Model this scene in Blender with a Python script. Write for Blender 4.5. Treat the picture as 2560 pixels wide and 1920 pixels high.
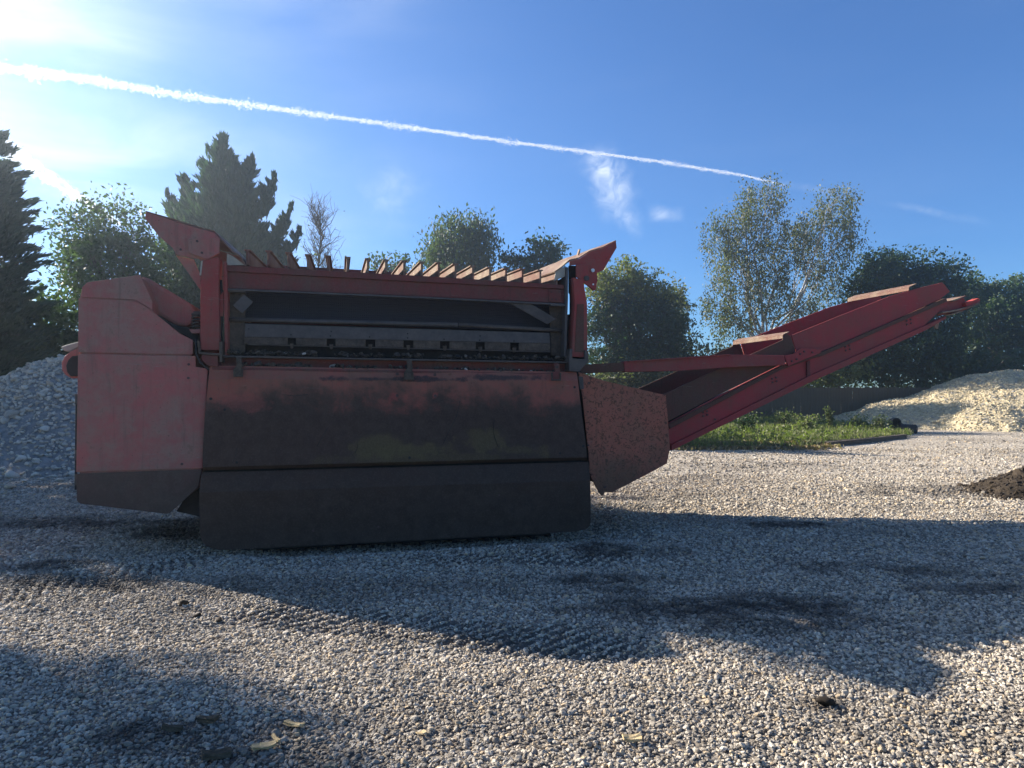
import bpy, bmesh, math, random
import numpy as np
from mathutils import Vector, Matrix

for o in list(bpy.data.objects):
    bpy.data.objects.remove(o)
scene = bpy.context.scene
COL = scene.collection
rad = math.radians
random.seed(7)
RNG = np.random.default_rng(7)

# ------------------------------------------------------------------ camera
F, HX, HY, CZ = 1707.0, 1280.0, 990.0, 1.5      # photo pixels, horizon row, eye height
cam_data = bpy.data.cameras.new("camera")
cam_data.sensor_width = 36.0
cam_data.lens = 36.0 * F / 2560.0
cam_data.shift_y = (HY - 960.0) / 2560.0
cam_data.clip_start = 0.05
cam_data.clip_end = 30000
cam = bpy.data.objects.new("camera", cam_data)
cam.location = (0, 0, CZ)
cam.rotation_euler = (rad(90), 0, 0)
COL.objects.link(cam)
scene.camera = cam

# ------------------------------------------------------------------ light
SUN_AZ, SUN_EL = rad(-61.5), rad(27.2)          # azimuth from +Y, negative = left
SUN_DIR = Vector((math.sin(SUN_AZ) * math.cos(SUN_EL), math.cos(SUN_AZ) * math.cos(SUN_EL), math.sin(SUN_EL)))
sun_data = bpy.data.lights.new("sun", 'SUN')
sun_data.energy = 4.5
sun_data.angle = rad(0.53)
sun_data.color = (1.0, 0.935, 0.84)
sun = bpy.data.objects.new("sun", sun_data)
sun.rotation_euler = (-SUN_DIR).to_track_quat('-Z', 'Y').to_euler()
sun.location = SUN_DIR * 60
COL.objects.link(sun)

world = bpy.data.worlds.new("World")
scene.world = world
world.use_nodes = True
wn = world.node_tree
wn.nodes.clear()

def N(nt, typ, **kw):
    n = nt.nodes.new(typ)
    for k, v in kw.items():
        if k == 'inp':
            for kk, vv in v.items():
                n.inputs[kk].default_value = vv
        else:
            setattr(n, k, v)
    return n

def math_node(nt, op, a, b=None, c=None, clamp=False):
    n = nt.nodes.new('ShaderNodeMath')
    n.operation = op
    n.use_clamp = clamp
    for i, s in enumerate((a, b, c)):
        if s is None:
            continue
        if isinstance(s, (int, float)):
            n.inputs[i].default_value = s
        else:
            nt.links.new(s, n.inputs[i])
    return n.outputs[0]

def vmath(nt, op, a, b=None):
    n = nt.nodes.new('ShaderNodeVectorMath')
    n.operation = op
    for i, s in enumerate((a, b)):
        if s is None:
            continue
        if isinstance(s, (tuple, list, Vector)):
            n.inputs[i].default_value = s
        else:
            nt.links.new(s, n.inputs[i])
    return n

def mix_col(nt, fac, a, b, mode='MIX'):
    n = nt.nodes.new('ShaderNodeMix')
    n.data_type = 'RGBA'
    n.blend_type = mode
    for idx, s in ((0, fac), (6, a), (7, b)):
        if isinstance(s, (int, float)):
            n.inputs[idx].default_value = s
        elif isinstance(s, (tuple, list)):
            n.inputs[idx].default_value = (*s[:3], 1)
        else:
            nt.links.new(s, n.inputs[idx])
    return n.outputs[2]

def map_range(nt, v, a, b, c=0.0, d=1.0, smooth=True):
    n = nt.nodes.new('ShaderNodeMapRange')
    n.interpolation_type = 'SMOOTHSTEP' if smooth else 'LINEAR'
    nt.links.new(v, n.inputs[0])
    n.inputs[1].default_value, n.inputs[2].default_value = a, b
    n.inputs[3].default_value, n.inputs[4].default_value = c, d
    return n.outputs[0]

def noise(nt, vec, scale, detail=6.0, rough=0.6, dist=0.0):
    n = nt.nodes.new('ShaderNodeTexNoise')
    n.inputs['Scale'].default_value = scale
    n.inputs['Detail'].default_value = detail
    n.inputs['Roughness'].default_value = rough
    n.inputs['Distortion'].default_value = dist
    nt.links.new(vec, n.inputs['Vector'])
    return n.outputs[0]

sky = N(wn, 'ShaderNodeTexSky', sky_type='NISHITA')
sky.sun_disc = False
sky.sun_elevation = SUN_EL
sky.sun_rotation = SUN_AZ
sky.altitude = 50
sky.air_density = 1.0
sky.dust_density = 0.35
sky.ozone_density = 3.0
tc = N(wn, 'ShaderNodeTexCoord')
dirv = tc.outputs['Generated']
# thin cirrus with the glow on the sun's side painted into it (layered noise over the whole dome)
mp = N(wn, 'ShaderNodeMapping')
mp.inputs['Rotation'].default_value = (0, rad(-22), rad(15))
mp.inputs['Scale'].default_value = (1.0, 1.0, 3.4)
wn.links.new(dirv, mp.inputs['Vector'])
n1 = noise(wn, mp.outputs[0], 1.6, 8, 0.5, 0.5)
n2 = noise(wn, mp.outputs[0], 4.5, 8, 0.52, 0.7)
cir = math_node(wn, 'MULTIPLY', map_range(wn, n1, 0.28, 0.74), map_range(wn, n2, 0.15, 0.85))
sd = vmath(wn, 'DOT_PRODUCT', dirv, tuple(SUN_DIR)).outputs['Value']
near_sun = map_range(wn, sd, 0.55, 0.95, 0.04, 1.0)
cir = math_node(wn, 'MULTIPLY', cir, near_sun)
skyc = mix_col(wn, 1.0, sky.outputs[0], (0.53, 0.84, 1.22), 'MULTIPLY')
skyc = mix_col(wn, math_node(wn, 'MULTIPLY', cir, 0.62), skyc, (9.0, 9.4, 9.8))

def wisp(px0, py0, px1, py1, width, strength, prev):
    """a short streak of fallen ice cloud between two directions of the sky"""
    a = Vector(((px0 - HX) / F, 1, (HY - py0) / F)).normalized()
    b = Vector(((px1 - HX) / F, 1, (HY - py1) / F)).normalized()
    m = (a + b) * 0.5
    ax = (b - a).normalized()
    ha = (b - a).length * 0.5
    warp = N(wn, 'ShaderNodeTexNoise')
    warp.inputs['Scale'].default_value = 22
    warp.inputs['Detail'].default_value = 6
    wn.links.new(dirv, warp.inputs['Vector'])
    off = vmath(wn, 'SCALE', vmath(wn, 'SUBTRACT', warp.outputs['Color'], (0.5, 0.5, 0.5)).outputs[0])
    off.inputs['Scale'].default_value = width * 1.6
    p = vmath(wn, 'SUBTRACT', vmath(wn, 'ADD', dirv, off.outputs[0]).outputs[0], tuple(m)).outputs[0]
    along = vmath(wn, 'DOT_PRODUCT', p, tuple(ax)).outputs['Value']
    rest = vmath(wn, 'LENGTH', vmath(wn, 'SUBTRACT', p, None).outputs[0])
    perp2 = math_node(wn, 'SUBTRACT', vmath(wn, 'DOT_PRODUCT', p, p).outputs['Value'], math_node(wn, 'MULTIPLY', along, along))
    perp = math_node(wn, 'SQRT', math_node(wn, 'MAXIMUM', perp2, 0.0))
    k1 = map_range(wn, perp, 0.0, width, 1, 0)
    k2 = map_range(wn, math_node(wn, 'ABSOLUTE', along), ha * 0.1, ha * 1.35, 1, 0)
    k3 = map_range(wn, noise(wn, dirv, 34, 7, 0.62, 1.0), 0.25, 0.80)
    k = math_node(wn, 'MULTIPLY', math_node(wn, 'MULTIPLY', k1, k2), k3)
    return mix_col(wn, math_node(wn, 'MULTIPLY', k, strength), prev, (10, 10.4, 10.8))

skyc = wisp(1475, 375, 1560, 525, 0.034, 0.75, skyc)
skyc = wisp(1545, 520, 1600, 580, 0.022, 0.40, skyc)
skyc = wisp(1010, 390, 945, 560, 0.05, 0.18, skyc)
skyc = wisp(1630, 540, 1705, 530, 0.016, 0.4, skyc)
skyc = wisp(1930, 455, 2420, 546, 0.008, 0.30, skyc)
bg = N(wn, 'ShaderNodeBackground', inp={'Strength': 0.0505})
wn.links.new(skyc, bg.inputs['Color'])
wo = N(wn, 'ShaderNodeOutputWorld')
wn.links.new(bg.outputs[0], wo.inputs['Surface'])

scene.view_settings.view_transform = 'Standard'
scene.view_settings.look = 'None'
scene.view_settings.exposure = 1.55
scene.view_settings.gamma = 1.0
scene.render.engine = 'CYCLES'
scene.cycles.use_denoising = True
scene.cycles.max_bounces = 6
scene.cycles.diffuse_bounces = 3
scene.cycles.glossy_bounces = 2
scene.cycles.transmission_bounces = 3
scene.cycles.transparent_max_bounces = 160
scene.cycles.sample_clamp_indirect = 6

# ------------------------------------------------------------------ helpers
def tag(o, label=None, cat=None, group=None, kind=None):
    if label: o['label'] = label
    if cat: o['category'] = cat
    if group: o['group'] = group
    if kind: o['kind'] = kind
    return o

def link(name, me, mat=None, parent=None):
    o = bpy.data.objects.new(name, me)
    COL.objects.link(o)
    if mat is not None and len(me.materials) == 0:
        me.materials.append(mat)
    if parent is not None:
        o.parent = parent
    return o

def mesh_np(name, v, f_flat, nper):
    """v (n,3) array; f_flat (m,nper) int array"""
    me = bpy.data.meshes.new(name)
    v = np.asarray(v, np.float32); f = np.asarray(f_flat, np.int32)
    me.vertices.add(len(v)); me.vertices.foreach_set('co', v.ravel())
    me.loops.add(f.size); me.loops.foreach_set('vertex_index', f.ravel())
    me.polygons.add(len(f))
    me.polygons.foreach_set('loop_start', np.arange(0, f.size, nper, dtype=np.int32))
    me.update(calc_edges=True)
    me.validate()
    return me

def smooth(me, flag=True):
    me.polygons.foreach_set('use_smooth', [flag] * len(me.polygons))

def empty(name, loc, rz=0):
    o = bpy.data.objects.new(name, None)
    o.empty_display_size = 0.3
    o.location = loc
    o.rotation_euler = (0, 0, rz)
    COL.objects.link(o)
    return o

def W(px, py, D):
    return Vector(((px - HX) / F * D, D, CZ + (HY - py) / F * D))

def G(px, py):
    D = CZ * F / (py - HY)
    return Vector(((px - HX) / F * D, D, 0))

_perm = np.random.default_rng(3).random((256, 256))
def vnoise(x, y):
    xi = np.floor(x).astype(int); yi = np.floor(y).astype(int)
    fx = x - xi; fy = y - yi
    fx = fx * fx * (3 - 2 * fx); fy = fy * fy * (3 - 2 * fy)
    g = lambda a, b: _perm[a % 256, b % 256]
    return (g(xi, yi) * (1 - fx) + g(xi + 1, yi) * fx) * (1 - fy) + (g(xi, yi + 1) * (1 - fx) + g(xi + 1, yi + 1) * fx) * fy
def fbm(x, y, oct=4):
    s = 0; a = 0.5
    for i in range(oct):
        s = s + a * (vnoise(x * 2 ** i + 17 * i, y * 2 ** i + 31 * i) - 0.5); a *= 0.5
    return s

# ------------------------------------------------------------------ materials
def new_mat(name):
    m = bpy.data.materials.new(name)
    m.use_nodes = True
    nt = m.node_tree
    nt.nodes.clear()
    out = nt.nodes.new('ShaderNodeOutputMaterial')
    b = nt.nodes.new('ShaderNodeBsdfPrincipled')
    nt.links.new(b.outputs[0], out.inputs[0])
    return m, nt, b, out

def set_in(nt, b, name, v):
    if isinstance(v, (int, float)):
        b.inputs[name].default_value = v
    elif isinstance(v, (tuple, list)):
        b.inputs[name].default_value = (*v[:3], 1)
    else:
        nt.links.new(v, b.inputs[name])

def bump(nt, b, h, strength, dist):
    n = nt.nodes.new('ShaderNodeBump')
    n.inputs['Strength'].default_value = strength
    n.inputs['Distance'].default_value = dist
    nt.links.new(h, n.inputs['Height'])
    nt.links.new(n.outputs[0], b.inputs['Normal'])

def paint_mat(name, red=(0.30, 0.055, 0.05), dust=(0.23, 0.15, 0.11), mud=(0.055, 0.046, 0.044),
              dust_amt=0.5, mud_z=-1.0, mud_soft=0.2, mud_var=0.3, mud_max=0.95, rust_amt=0.25,
              rough=0.62, patches=(), scratch=0.45, grime=0.0, chip=0.75):
    m, nt, b, out = new_mat(name)
    t = nt.nodes.new('ShaderNodeTexCoord').outputs['Object']
    sep = nt.nodes.new('ShaderNodeSeparateXYZ'); nt.links.new(t, sep.inputs[0])
    na = noise(nt, t, 1.7, 8, 0.6, 0.4)
    nb = noise(nt, t, 9.0, 8, 0.65, 0.3)
    nc = noise(nt, t, 60.0, 4, 0.6)
    mpn = nt.nodes.new('ShaderNodeMapping'); mpn.inputs['Scale'].default_value = (26, 26, 1.6)
    nt.links.new(t, mpn.inputs[0])
    ns = noise(nt, mpn.outputs[0], 1.0, 6, 0.6, 0.3)
    mps = nt.nodes.new('ShaderNodeMapping'); mps.inputs['Scale'].default_value = (3, 3, 70); mps.inputs['Rotation'].default_value = (0, 0.35, 0)
    nt.links.new(t, mps.inputs[0])
    nsc = noise(nt, mps.outputs[0], 1.0, 3, 0.5, 1.2)
    c = mix_col(nt, map_range(nt, na, 0.3, 0.75), red, tuple(x * 0.72 for x in red))
    d = math_node(nt, 'ADD', math_node(nt, 'MULTIPLY', na, 0.6), math_node(nt, 'MULTIPLY', nb, 0.5))
    c = mix_col(nt, math_node(nt, 'MULTIPLY', map_range(nt, d, 0.40, 0.72), dust_amt), c, dust)
    c = mix_col(nt, math_node(nt, 'MULTIPLY', map_range(nt, ns, 0.52, 0.75), 0.65 * dust_amt), c, tuple(x * 0.55 for x in dust))
    if scratch:
        c = mix_col(nt, math_node(nt, 'MULTIPLY', map_range(nt, nsc, 0.69, 0.74), scratch), c, (0.30, 0.24, 0.20))
    if rust_amt:
        c = mix_col(nt, math_node(nt, 'MULTIPLY', map_range(nt, nb, 0.60, 0.70), rust_amt), c, (0.10, 0.045, 0.025))
    if grime:
        ng = noise(nt, t, 22.0, 9, 0.7, 1.5)
        c = mix_col(nt, math_node(nt, 'MULTIPLY', map_range(nt, ng, 0.50, 0.60), grime), c, (0.065, 0.042, 0.026))
    if mud_z > -0.5:
        h = math_node(nt, 'SUBTRACT', mud_z, sep.outputs[2])
        h = math_node(nt, 'ADD', h, math_node(nt, 'MULTIPLY', math_node(nt, 'SUBTRACT', na, 0.5), mud_var * 2.2))
        h = math_node(nt, 'ADD', h, math_node(nt, 'MULTIPLY', math_node(nt, 'SUBTRACT', nb, 0.5), mud_var * 0.8))
        k = math_node(nt, 'MULTIPLY', map_range(nt, h, -mud_soft, mud_soft), mud_max)
        mud2 = mix_col(nt, map_range(nt, nb, 0.35, 0.7), mud, tuple(x * 1.55 for x in mud))
        c = mix_col(nt, k, c, mud2)
    for (u, z, ru, rz, col, st) in patches:
        du = math_node(nt, 'DIVIDE', math_node(nt, 'SUBTRACT', sep.outputs[0], u), ru)
        dz = math_node(nt, 'DIVIDE', math_node(nt, 'SUBTRACT', sep.outputs[2], z), rz)
        r = math_node(nt, 'SQRT', math_node(nt, 'ADD', math_node(nt, 'MULTIPLY', du, du), math_node(nt, 'MULTIPLY', dz, dz)))
        r = math_node(nt, 'ADD', r, math_node(nt, 'MULTIPLY', math_node(nt, 'SUBTRACT', na, 0.5), 2.6))
        r = math_node(nt, 'ADD', r, math_node(nt, 'MULTIPLY', math_node(nt, 'SUBTRACT', nb, 0.5), 2.0))
        k = math_node(nt, 'MULTIPLY', map_range(nt, r, 0.55, 1.1, 1, 0), st)
        k = math_node(nt, 'MULTIPLY', k, map_range(nt, nc, 0.25, 0.6, 0.55, 1.0))
        c = mix_col(nt, k, c, col)
    c = mix_col(nt, math_node(nt, 'MULTIPLY', map_range(nt, nc, 0.45, 0.7), 0.20), c, (0.16, 0.12, 0.10))
    nch = noise(nt, t, 34.0, 7, 0.75, 0.6)
    c = mix_col(nt, math_node(nt, 'MULTIPLY', map_range(nt, nch, 0.63, 0.67), chip), c, (0.045, 0.030, 0.024))
    c = mix_col(nt, math_node(nt, 'MULTIPLY', map_range(nt, nch, 0.33, 0.29), chip * .6), c, (0.20, 0.15, 0.12))
    set_in(nt, b, 'Base Color', c)
    set_in(nt, b, 'Roughness', map_range(nt, nb, 0.3, 0.7, rough - 0.1, rough + 0.25))
    b.inputs['Specular IOR Level'].default_value = 0.12
    hh = math_node(nt, 'ADD', math_node(nt, 'MULTIPLY', nb, 0.7), math_node(nt, 'MULTIPLY', nc, 0.25))
    bump(nt, b, hh, 0.35, 0.012)
    return m

def simple_mat(name, c1, c2, scale=8, rough=0.7, bump_s=0.3, bump_d=0.01, stretch=(1, 1, 1), metallic=0.0, spec=0.3):
    m, nt, b, out = new_mat(name)
    t = nt.nodes.new('ShaderNodeTexCoord').outputs['Object']
    mp_ = nt.nodes.new('ShaderNodeMapping'); mp_.inputs['Scale'].default_value = stretch
    nt.links.new(t, mp_.inputs[0])
    na = noise(nt, mp_.outputs[0], scale, 8, 0.65, 0.3)
    nb = noise(nt, mp_.outputs[0], scale * 5, 5, 0.6)
    c = mix_col(nt, map_range(nt, math_node(nt, 'ADD', math_node(nt, 'MULTIPLY', na, 0.7), math_node(nt, 'MULTIPLY', nb, 0.3)), 0.3, 0.7), c1, c2)
    set_in(nt, b, 'Base Color', c)
    set_in(nt, b, 'Roughness', rough)
    set_in(nt, b, 'Metallic', metallic)
    b.inputs['Specular IOR Level'].default_value = spec
    bump(nt, b, math_node(nt, 'ADD', na, math_node(nt, 'MULTIPLY', nb, 0.4)), bump_s, bump_d)
    return m

def leaf_mat(name, c1, c2, c3=None, transl=0.45):
    m = bpy.data.materials.new(name)
    m.use_nodes = True
    nt = m.node_tree
    nt.nodes.clear()
    out = nt.nodes.new('ShaderNodeOutputMaterial')
    g = nt.nodes.new('ShaderNodeNewGeometry')
    r = g.outputs['Random Per Island']
    n = noise(nt, g.outputs['Position'], 0.55, 3, 0.5)
    k = math_node(nt, 'ADD', math_node(nt, 'MULTIPLY', r, 0.6), math_node(nt, 'MULTIPLY', map_range(nt, n, 0.35, 0.65), 0.4))
    c = mix_col(nt, k, c1, c2)
    if c3:
        c = mix_col(nt, map_range(nt, r, 0.90, 0.97), c, c3)
    d = nt.nodes.new('ShaderNodeBsdfPrincipled')
    nt.links.new(c, d.inputs['Base Color'])
    d.inputs['Roughness'].default_value = 0.55
    d.inputs['Specular IOR Level'].default_value = 0.3
    tr = nt.nodes.new('ShaderNodeBsdfTranslucent')
    nt.links.new(mix_col(nt, 1.0, c, (0.95, 1.25, 0.45), 'MULTIPLY'), tr.inputs['Color'])
    mx = nt.nodes.new('ShaderNodeMixShader')
    mx.inputs[0].default_value = transl
    nt.links.new(d.outputs[0], mx.inputs[1]); nt.links.new(tr.outputs[0], mx.inputs[2])
    nt.links.new(mx.outputs[0], out.inputs[0])
    return m

def gravel_ground_mat():
    m, nt, b, out = new_mat("gravel_ground")
    pos = nt.nodes.new('ShaderNodeNewGeometry').outputs['Position']
    at = nt.nodes.new('ShaderNodeAttribute'); at.attribute_name = 'soil'
    vo = nt.nodes.new('ShaderNodeTexVoronoi'); vo.inputs['Scale'].default_value = 42
    nt.links.new(pos, vo.inputs['Vector'])
    vr = nt.nodes.new('ShaderNodeSeparateColor'); nt.links.new(vo.outputs['Color'], vr.inputs[0])
    vo2 = nt.nodes.new('ShaderNodeTexVoronoi'); vo2.inputs['Scale'].default_value = 17
    nt.links.new(pos, vo2.inputs['Vector'])
    vr2 = nt.nodes.new('ShaderNodeSeparateColor'); nt.links.new(vo2.outputs['Color'], vr2.inputs[0])
    n = noise(nt, pos, 0.7, 7, 0.62, 0.4)
    n2 = noise(nt, pos, 3.2, 6, 0.6, 0.2)
    c = mix_col(nt, vr.outputs[0], (0.29, 0.242, 0.185), (0.63, 0.53, 0.40))
    c = mix_col(nt, map_range(nt, vr2.outputs[1], 0.72, 0.95, 0, 0.75), c, (0.58, 0.53, 0.46))
    c = mix_col(nt, map_range(nt, vr2.outputs[2], 0.80, 0.98, 0, 0.6), c, (0.16, 0.12, 0.09))
    c = mix_col(nt, map_range(nt, n, 0.46, 0.72, 0, 0.45), c, (0.34, 0.285, 0.225))
    c = mix_col(nt, map_range(nt, n2, 0.60, 0.76, 0, 0.40), c, (0.19, 0.145, 0.105))
    fn = nt.nodes.new('ShaderNodeAttribute'); fn.attribute_name = 'gap_shade'  # shade between the stones, painted into the ground colour
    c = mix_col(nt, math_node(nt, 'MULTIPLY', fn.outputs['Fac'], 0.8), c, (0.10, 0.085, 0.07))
    c = mix_col(nt, math_node(nt, 'MULTIPLY', at.outputs['Fac'], 0.9), c, (0.045, 0.036, 0.03))
    set_in(nt, b, 'Base Color', c)
    b.inputs['Roughness'].default_value = 0.9
    b.inputs['Specular IOR Level'].default_value = 0.2
    h = math_node(nt, 'ADD', math_node(nt, 'MULTIPLY', vo.outputs['Distance'], -1.0), math_node(nt, 'MULTIPLY', vo2.outputs['Distance'], -1.3))
    bump(nt, b, h, 0.8, 0.022)
    return m

def stone_mat(name, c_dark, c_light, c_warm, warm=0.25, soil=False, rnd='obj', scale=30):
    m, nt, b, out = new_mat(name)
    oi = nt.nodes.new('ShaderNodeObjectInfo').outputs['Random']
    t = nt.nodes.new('ShaderNodeTexCoord').outputs['Object']
    if rnd == 'island':
        oi = nt.nodes.new('ShaderNodeNewGeometry').outputs['Random Per Island']
    wn_ = nt.nodes.new('ShaderNodeTexWhiteNoise'); wn_.noise_dimensions = '1D'
    nt.links.new(oi, wn_.inputs['W'])
    c = mix_col(nt, oi, c_dark, c_light)
    c = mix_col(nt, map_range(nt, wn_.outputs['Value'], 1 - warm, 1 - warm * 0.5), c, c_warm)
    n = noise(nt, t, scale, 5, 0.6)
    c = mix_col(nt, map_range(nt, n, 0.4, 0.7, 0, 0.35), c, tuple(x * 0.5 for x in c_dark))
    if soil:
        at = nt.nodes.new('ShaderNodeAttribute'); at.attribute_type = 'INSTANCER'; at.attribute_name = 'soil'
        c = mix_col(nt, math_node(nt, 'MULTIPLY', at.outputs['Fac'], 0.88), c, (0.05, 0.04, 0.033))
    set_in(nt, b, 'Base Color', c)
    b.inputs['Roughness'].default_value = 0.8
    b.inputs['Specular IOR Level'].default_value = 0.25
    bump(nt, b, n, 0.3, 0.004)
    return m

# ------------------------------------------------------------------ ground
SOIL = [  # dark soil smears: photo pixel centre on the ground, half sizes in metres
    (300, 1305, 1.5, 0.35, .95), (450, 1330, 0.6, 0.3, .8), (60, 1420, 0.5, 0.25, .8), (230, 1455, 0.8, 0.22, .95), (560, 1480, 0.4, 0.12, .6),
    (1520, 1375, 0.8, 0.36, 1.0), (1460, 1450, 0.5, 0.18, .9), (1530, 1475, 0.3, 0.1, .7), (1950, 1315, 0.55, 0.16, .9),
    (1900, 1515, 0.95, 0.32, .9), (1980, 1570, 0.5, 0.16, .9), (1700, 1510, 0.6, 0.12, .5), (2300, 1430, 0.85, 0.30, .9), (2430, 1470, 0.5, 0.15, .7),
    (500, 1840, 0.28, 0.12, .8), (640, 1890, 0.3, 0.1, .5), (2060, 1765, 0.09, 0.05, .9), (460, 1525, 0.12, 0.05, .7),
    (1900, 1160, 1.6, 0.25, .45), (1950, 1128, 1.5, 0.4, .7), (2330, 1225, 1.2, 0.5, .6), (1100, 1600, 0.4, 0.1, .35),
]
def soil_at(x, y):
    s = np.zeros_like(x)
    w = fbm(x * 2.3, y * 2.3, 5)
    w2 = fbm(x * 9 + 50, y * 9, 3)
    for px, py, rx, ry, st in SOIL:
        c = G(px, py)
        r = np.sqrt(((x - c.x) / rx) ** 2 + ((y - c.y) / ry) ** 2) + w * 2.6 + w2 * 1.4
        s = np.maximum(s, np.clip(st * 1.25, 0, 1) * np.clip((1.4 - r) / .8, 0, 1) * np.clip(.85 + 1.6 * w2, 0.3, 1))
    s = np.maximum(s, np.clip(fbm(x * .45 + 3, y * 1.3, 4) * 1.8 - .05, 0, .38))
    return s

PSI = rad(14); OX, OY = -2.71, 6.43           # where the machine stands and its turn
CU, SU = math.cos(PSI), math.sin(PSI)
BANDS = [  # crawler track prints: start, end on ground, half width
    (G(660, 1530), G(1560, 1620), 0.24), (G(1050, 1395), G(1560, 1400), 0.22), (G(170, 1300), G(520, 1330), 0.5),
    (G(0, 1500), G(520, 1395), 0.2)]
def ground_h(x, y):
    near = np.clip((16 - np.hypot(x, y)) / 6, 0, 1)
    h = 0.07 * fbm(x * 0.7, y * 0.9, 3) + near * 0.035 * fbm(x * 3.1 + 9, y * 3.1, 3)
    for a, b_, w in BANDS:
        dx, dy = b_.x - a.x, b_.y - a.y
        Ln = math.hypot(dx, dy); dx /= Ln; dy /= Ln
        s = (x - a.x) * dx + (y - a.y) * dy
        p = -(x - a.x) * dy + (y - a.y) * dx
        k = np.clip(1.25 - np.abs(p) / w, 0, 1) * np.clip((s + 0.2) / 0.4, 0, 1) * np.clip((Ln + 0.2 - s) / 0.4, 0, 1)
        k = np.minimum(k * 2, 1)
        h = h + k * (0.019 * np.sin((s - 0.55 * p + 0.14 * fbm(x * 2, y * 2, 3)) * 2 * math.pi / 0.10) * (0.6 + 1.2 * np.clip(fbm(x * 1.7 + 40, y * 1.7, 2) + .3, 0, 1)) - 0.012)
    # ground lowered under the machine so a dark shadow gap shows below it
    um = (x - OX) * CU + (y - OY) * SU; vm = -(x - OX) * SU + (y - OY) * CU
    k = np.clip((um - .05) / .5, 0, 1) * np.clip((4.4 - um) / .5, 0, 1) * np.clip((vm + .28) / .3, 0, 1) * np.clip((2.4 - vm) / .4, 0, 1)
    h = h * (1 - .6 * k) - .075 * k
    return h

def graded(a, b, step, far, n):
    mid = np.arange(a, b + step * 0.5, step)
    g = np.geomspace(1, far, n)
    lo = a - (g - 1 + step * 2)[::-1]
    hi = b + (g - 1 + step * 2)
    return np.concatenate([lo, mid, hi])
gx = graded(-6.0, 6.5, 0.026, 2500, 60)
gy = graded(2.0, 9.0, 0.026, 3000, 60)
XX, YY = np.meshgrid(gx, gy)
ZZ = ground_h(XX, YY)
far_fade = np.clip(1 - (np.hypot(XX, YY) - 60) / 60, 0, 1)
ZZ = ZZ * far_fade
nv_x, nv_y = len(gx), len(gy)
idx = np.arange(nv_x * nv_y).reshape(nv_y, nv_x)
faces = np.stack([idx[:-1, :-1], idx[:-1, 1:], idx[1:, 1:], idx[1:, :-1]], -1).reshape(-1, 4)
gm = mesh_np("gravel_yard", np.stack([XX, YY, ZZ], -1).reshape(-1, 3), faces, 4)
smooth(gm)
att = gm.attributes.new('soil', 'FLOAT', 'POINT')
att.data.foreach_set('value', soil_at(XX, YY).astype(np.float32).ravel())
att = gm.attributes.new('gap_shade', 'FLOAT', 'POINT')   # near ground darkened to paint shade into the gaps between stones
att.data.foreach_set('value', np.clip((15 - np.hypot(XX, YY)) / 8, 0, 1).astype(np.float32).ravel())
ground = link("gravel_ground", gm, gravel_ground_mat())
tag(ground, "pale crushed gravel yard with dark soil smears and crawler prints", "ground", kind="structure")

# loose gravel: real stones scattered over the near yard (uncountable -> stuff)
PEB_MAT = stone_mat("pebble", (0.19, 0.161, 0.126), (0.68, 0.59, 0.465), (0.60, 0.455, 0.285), 0.16, soil=True, scale=40)

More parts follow.
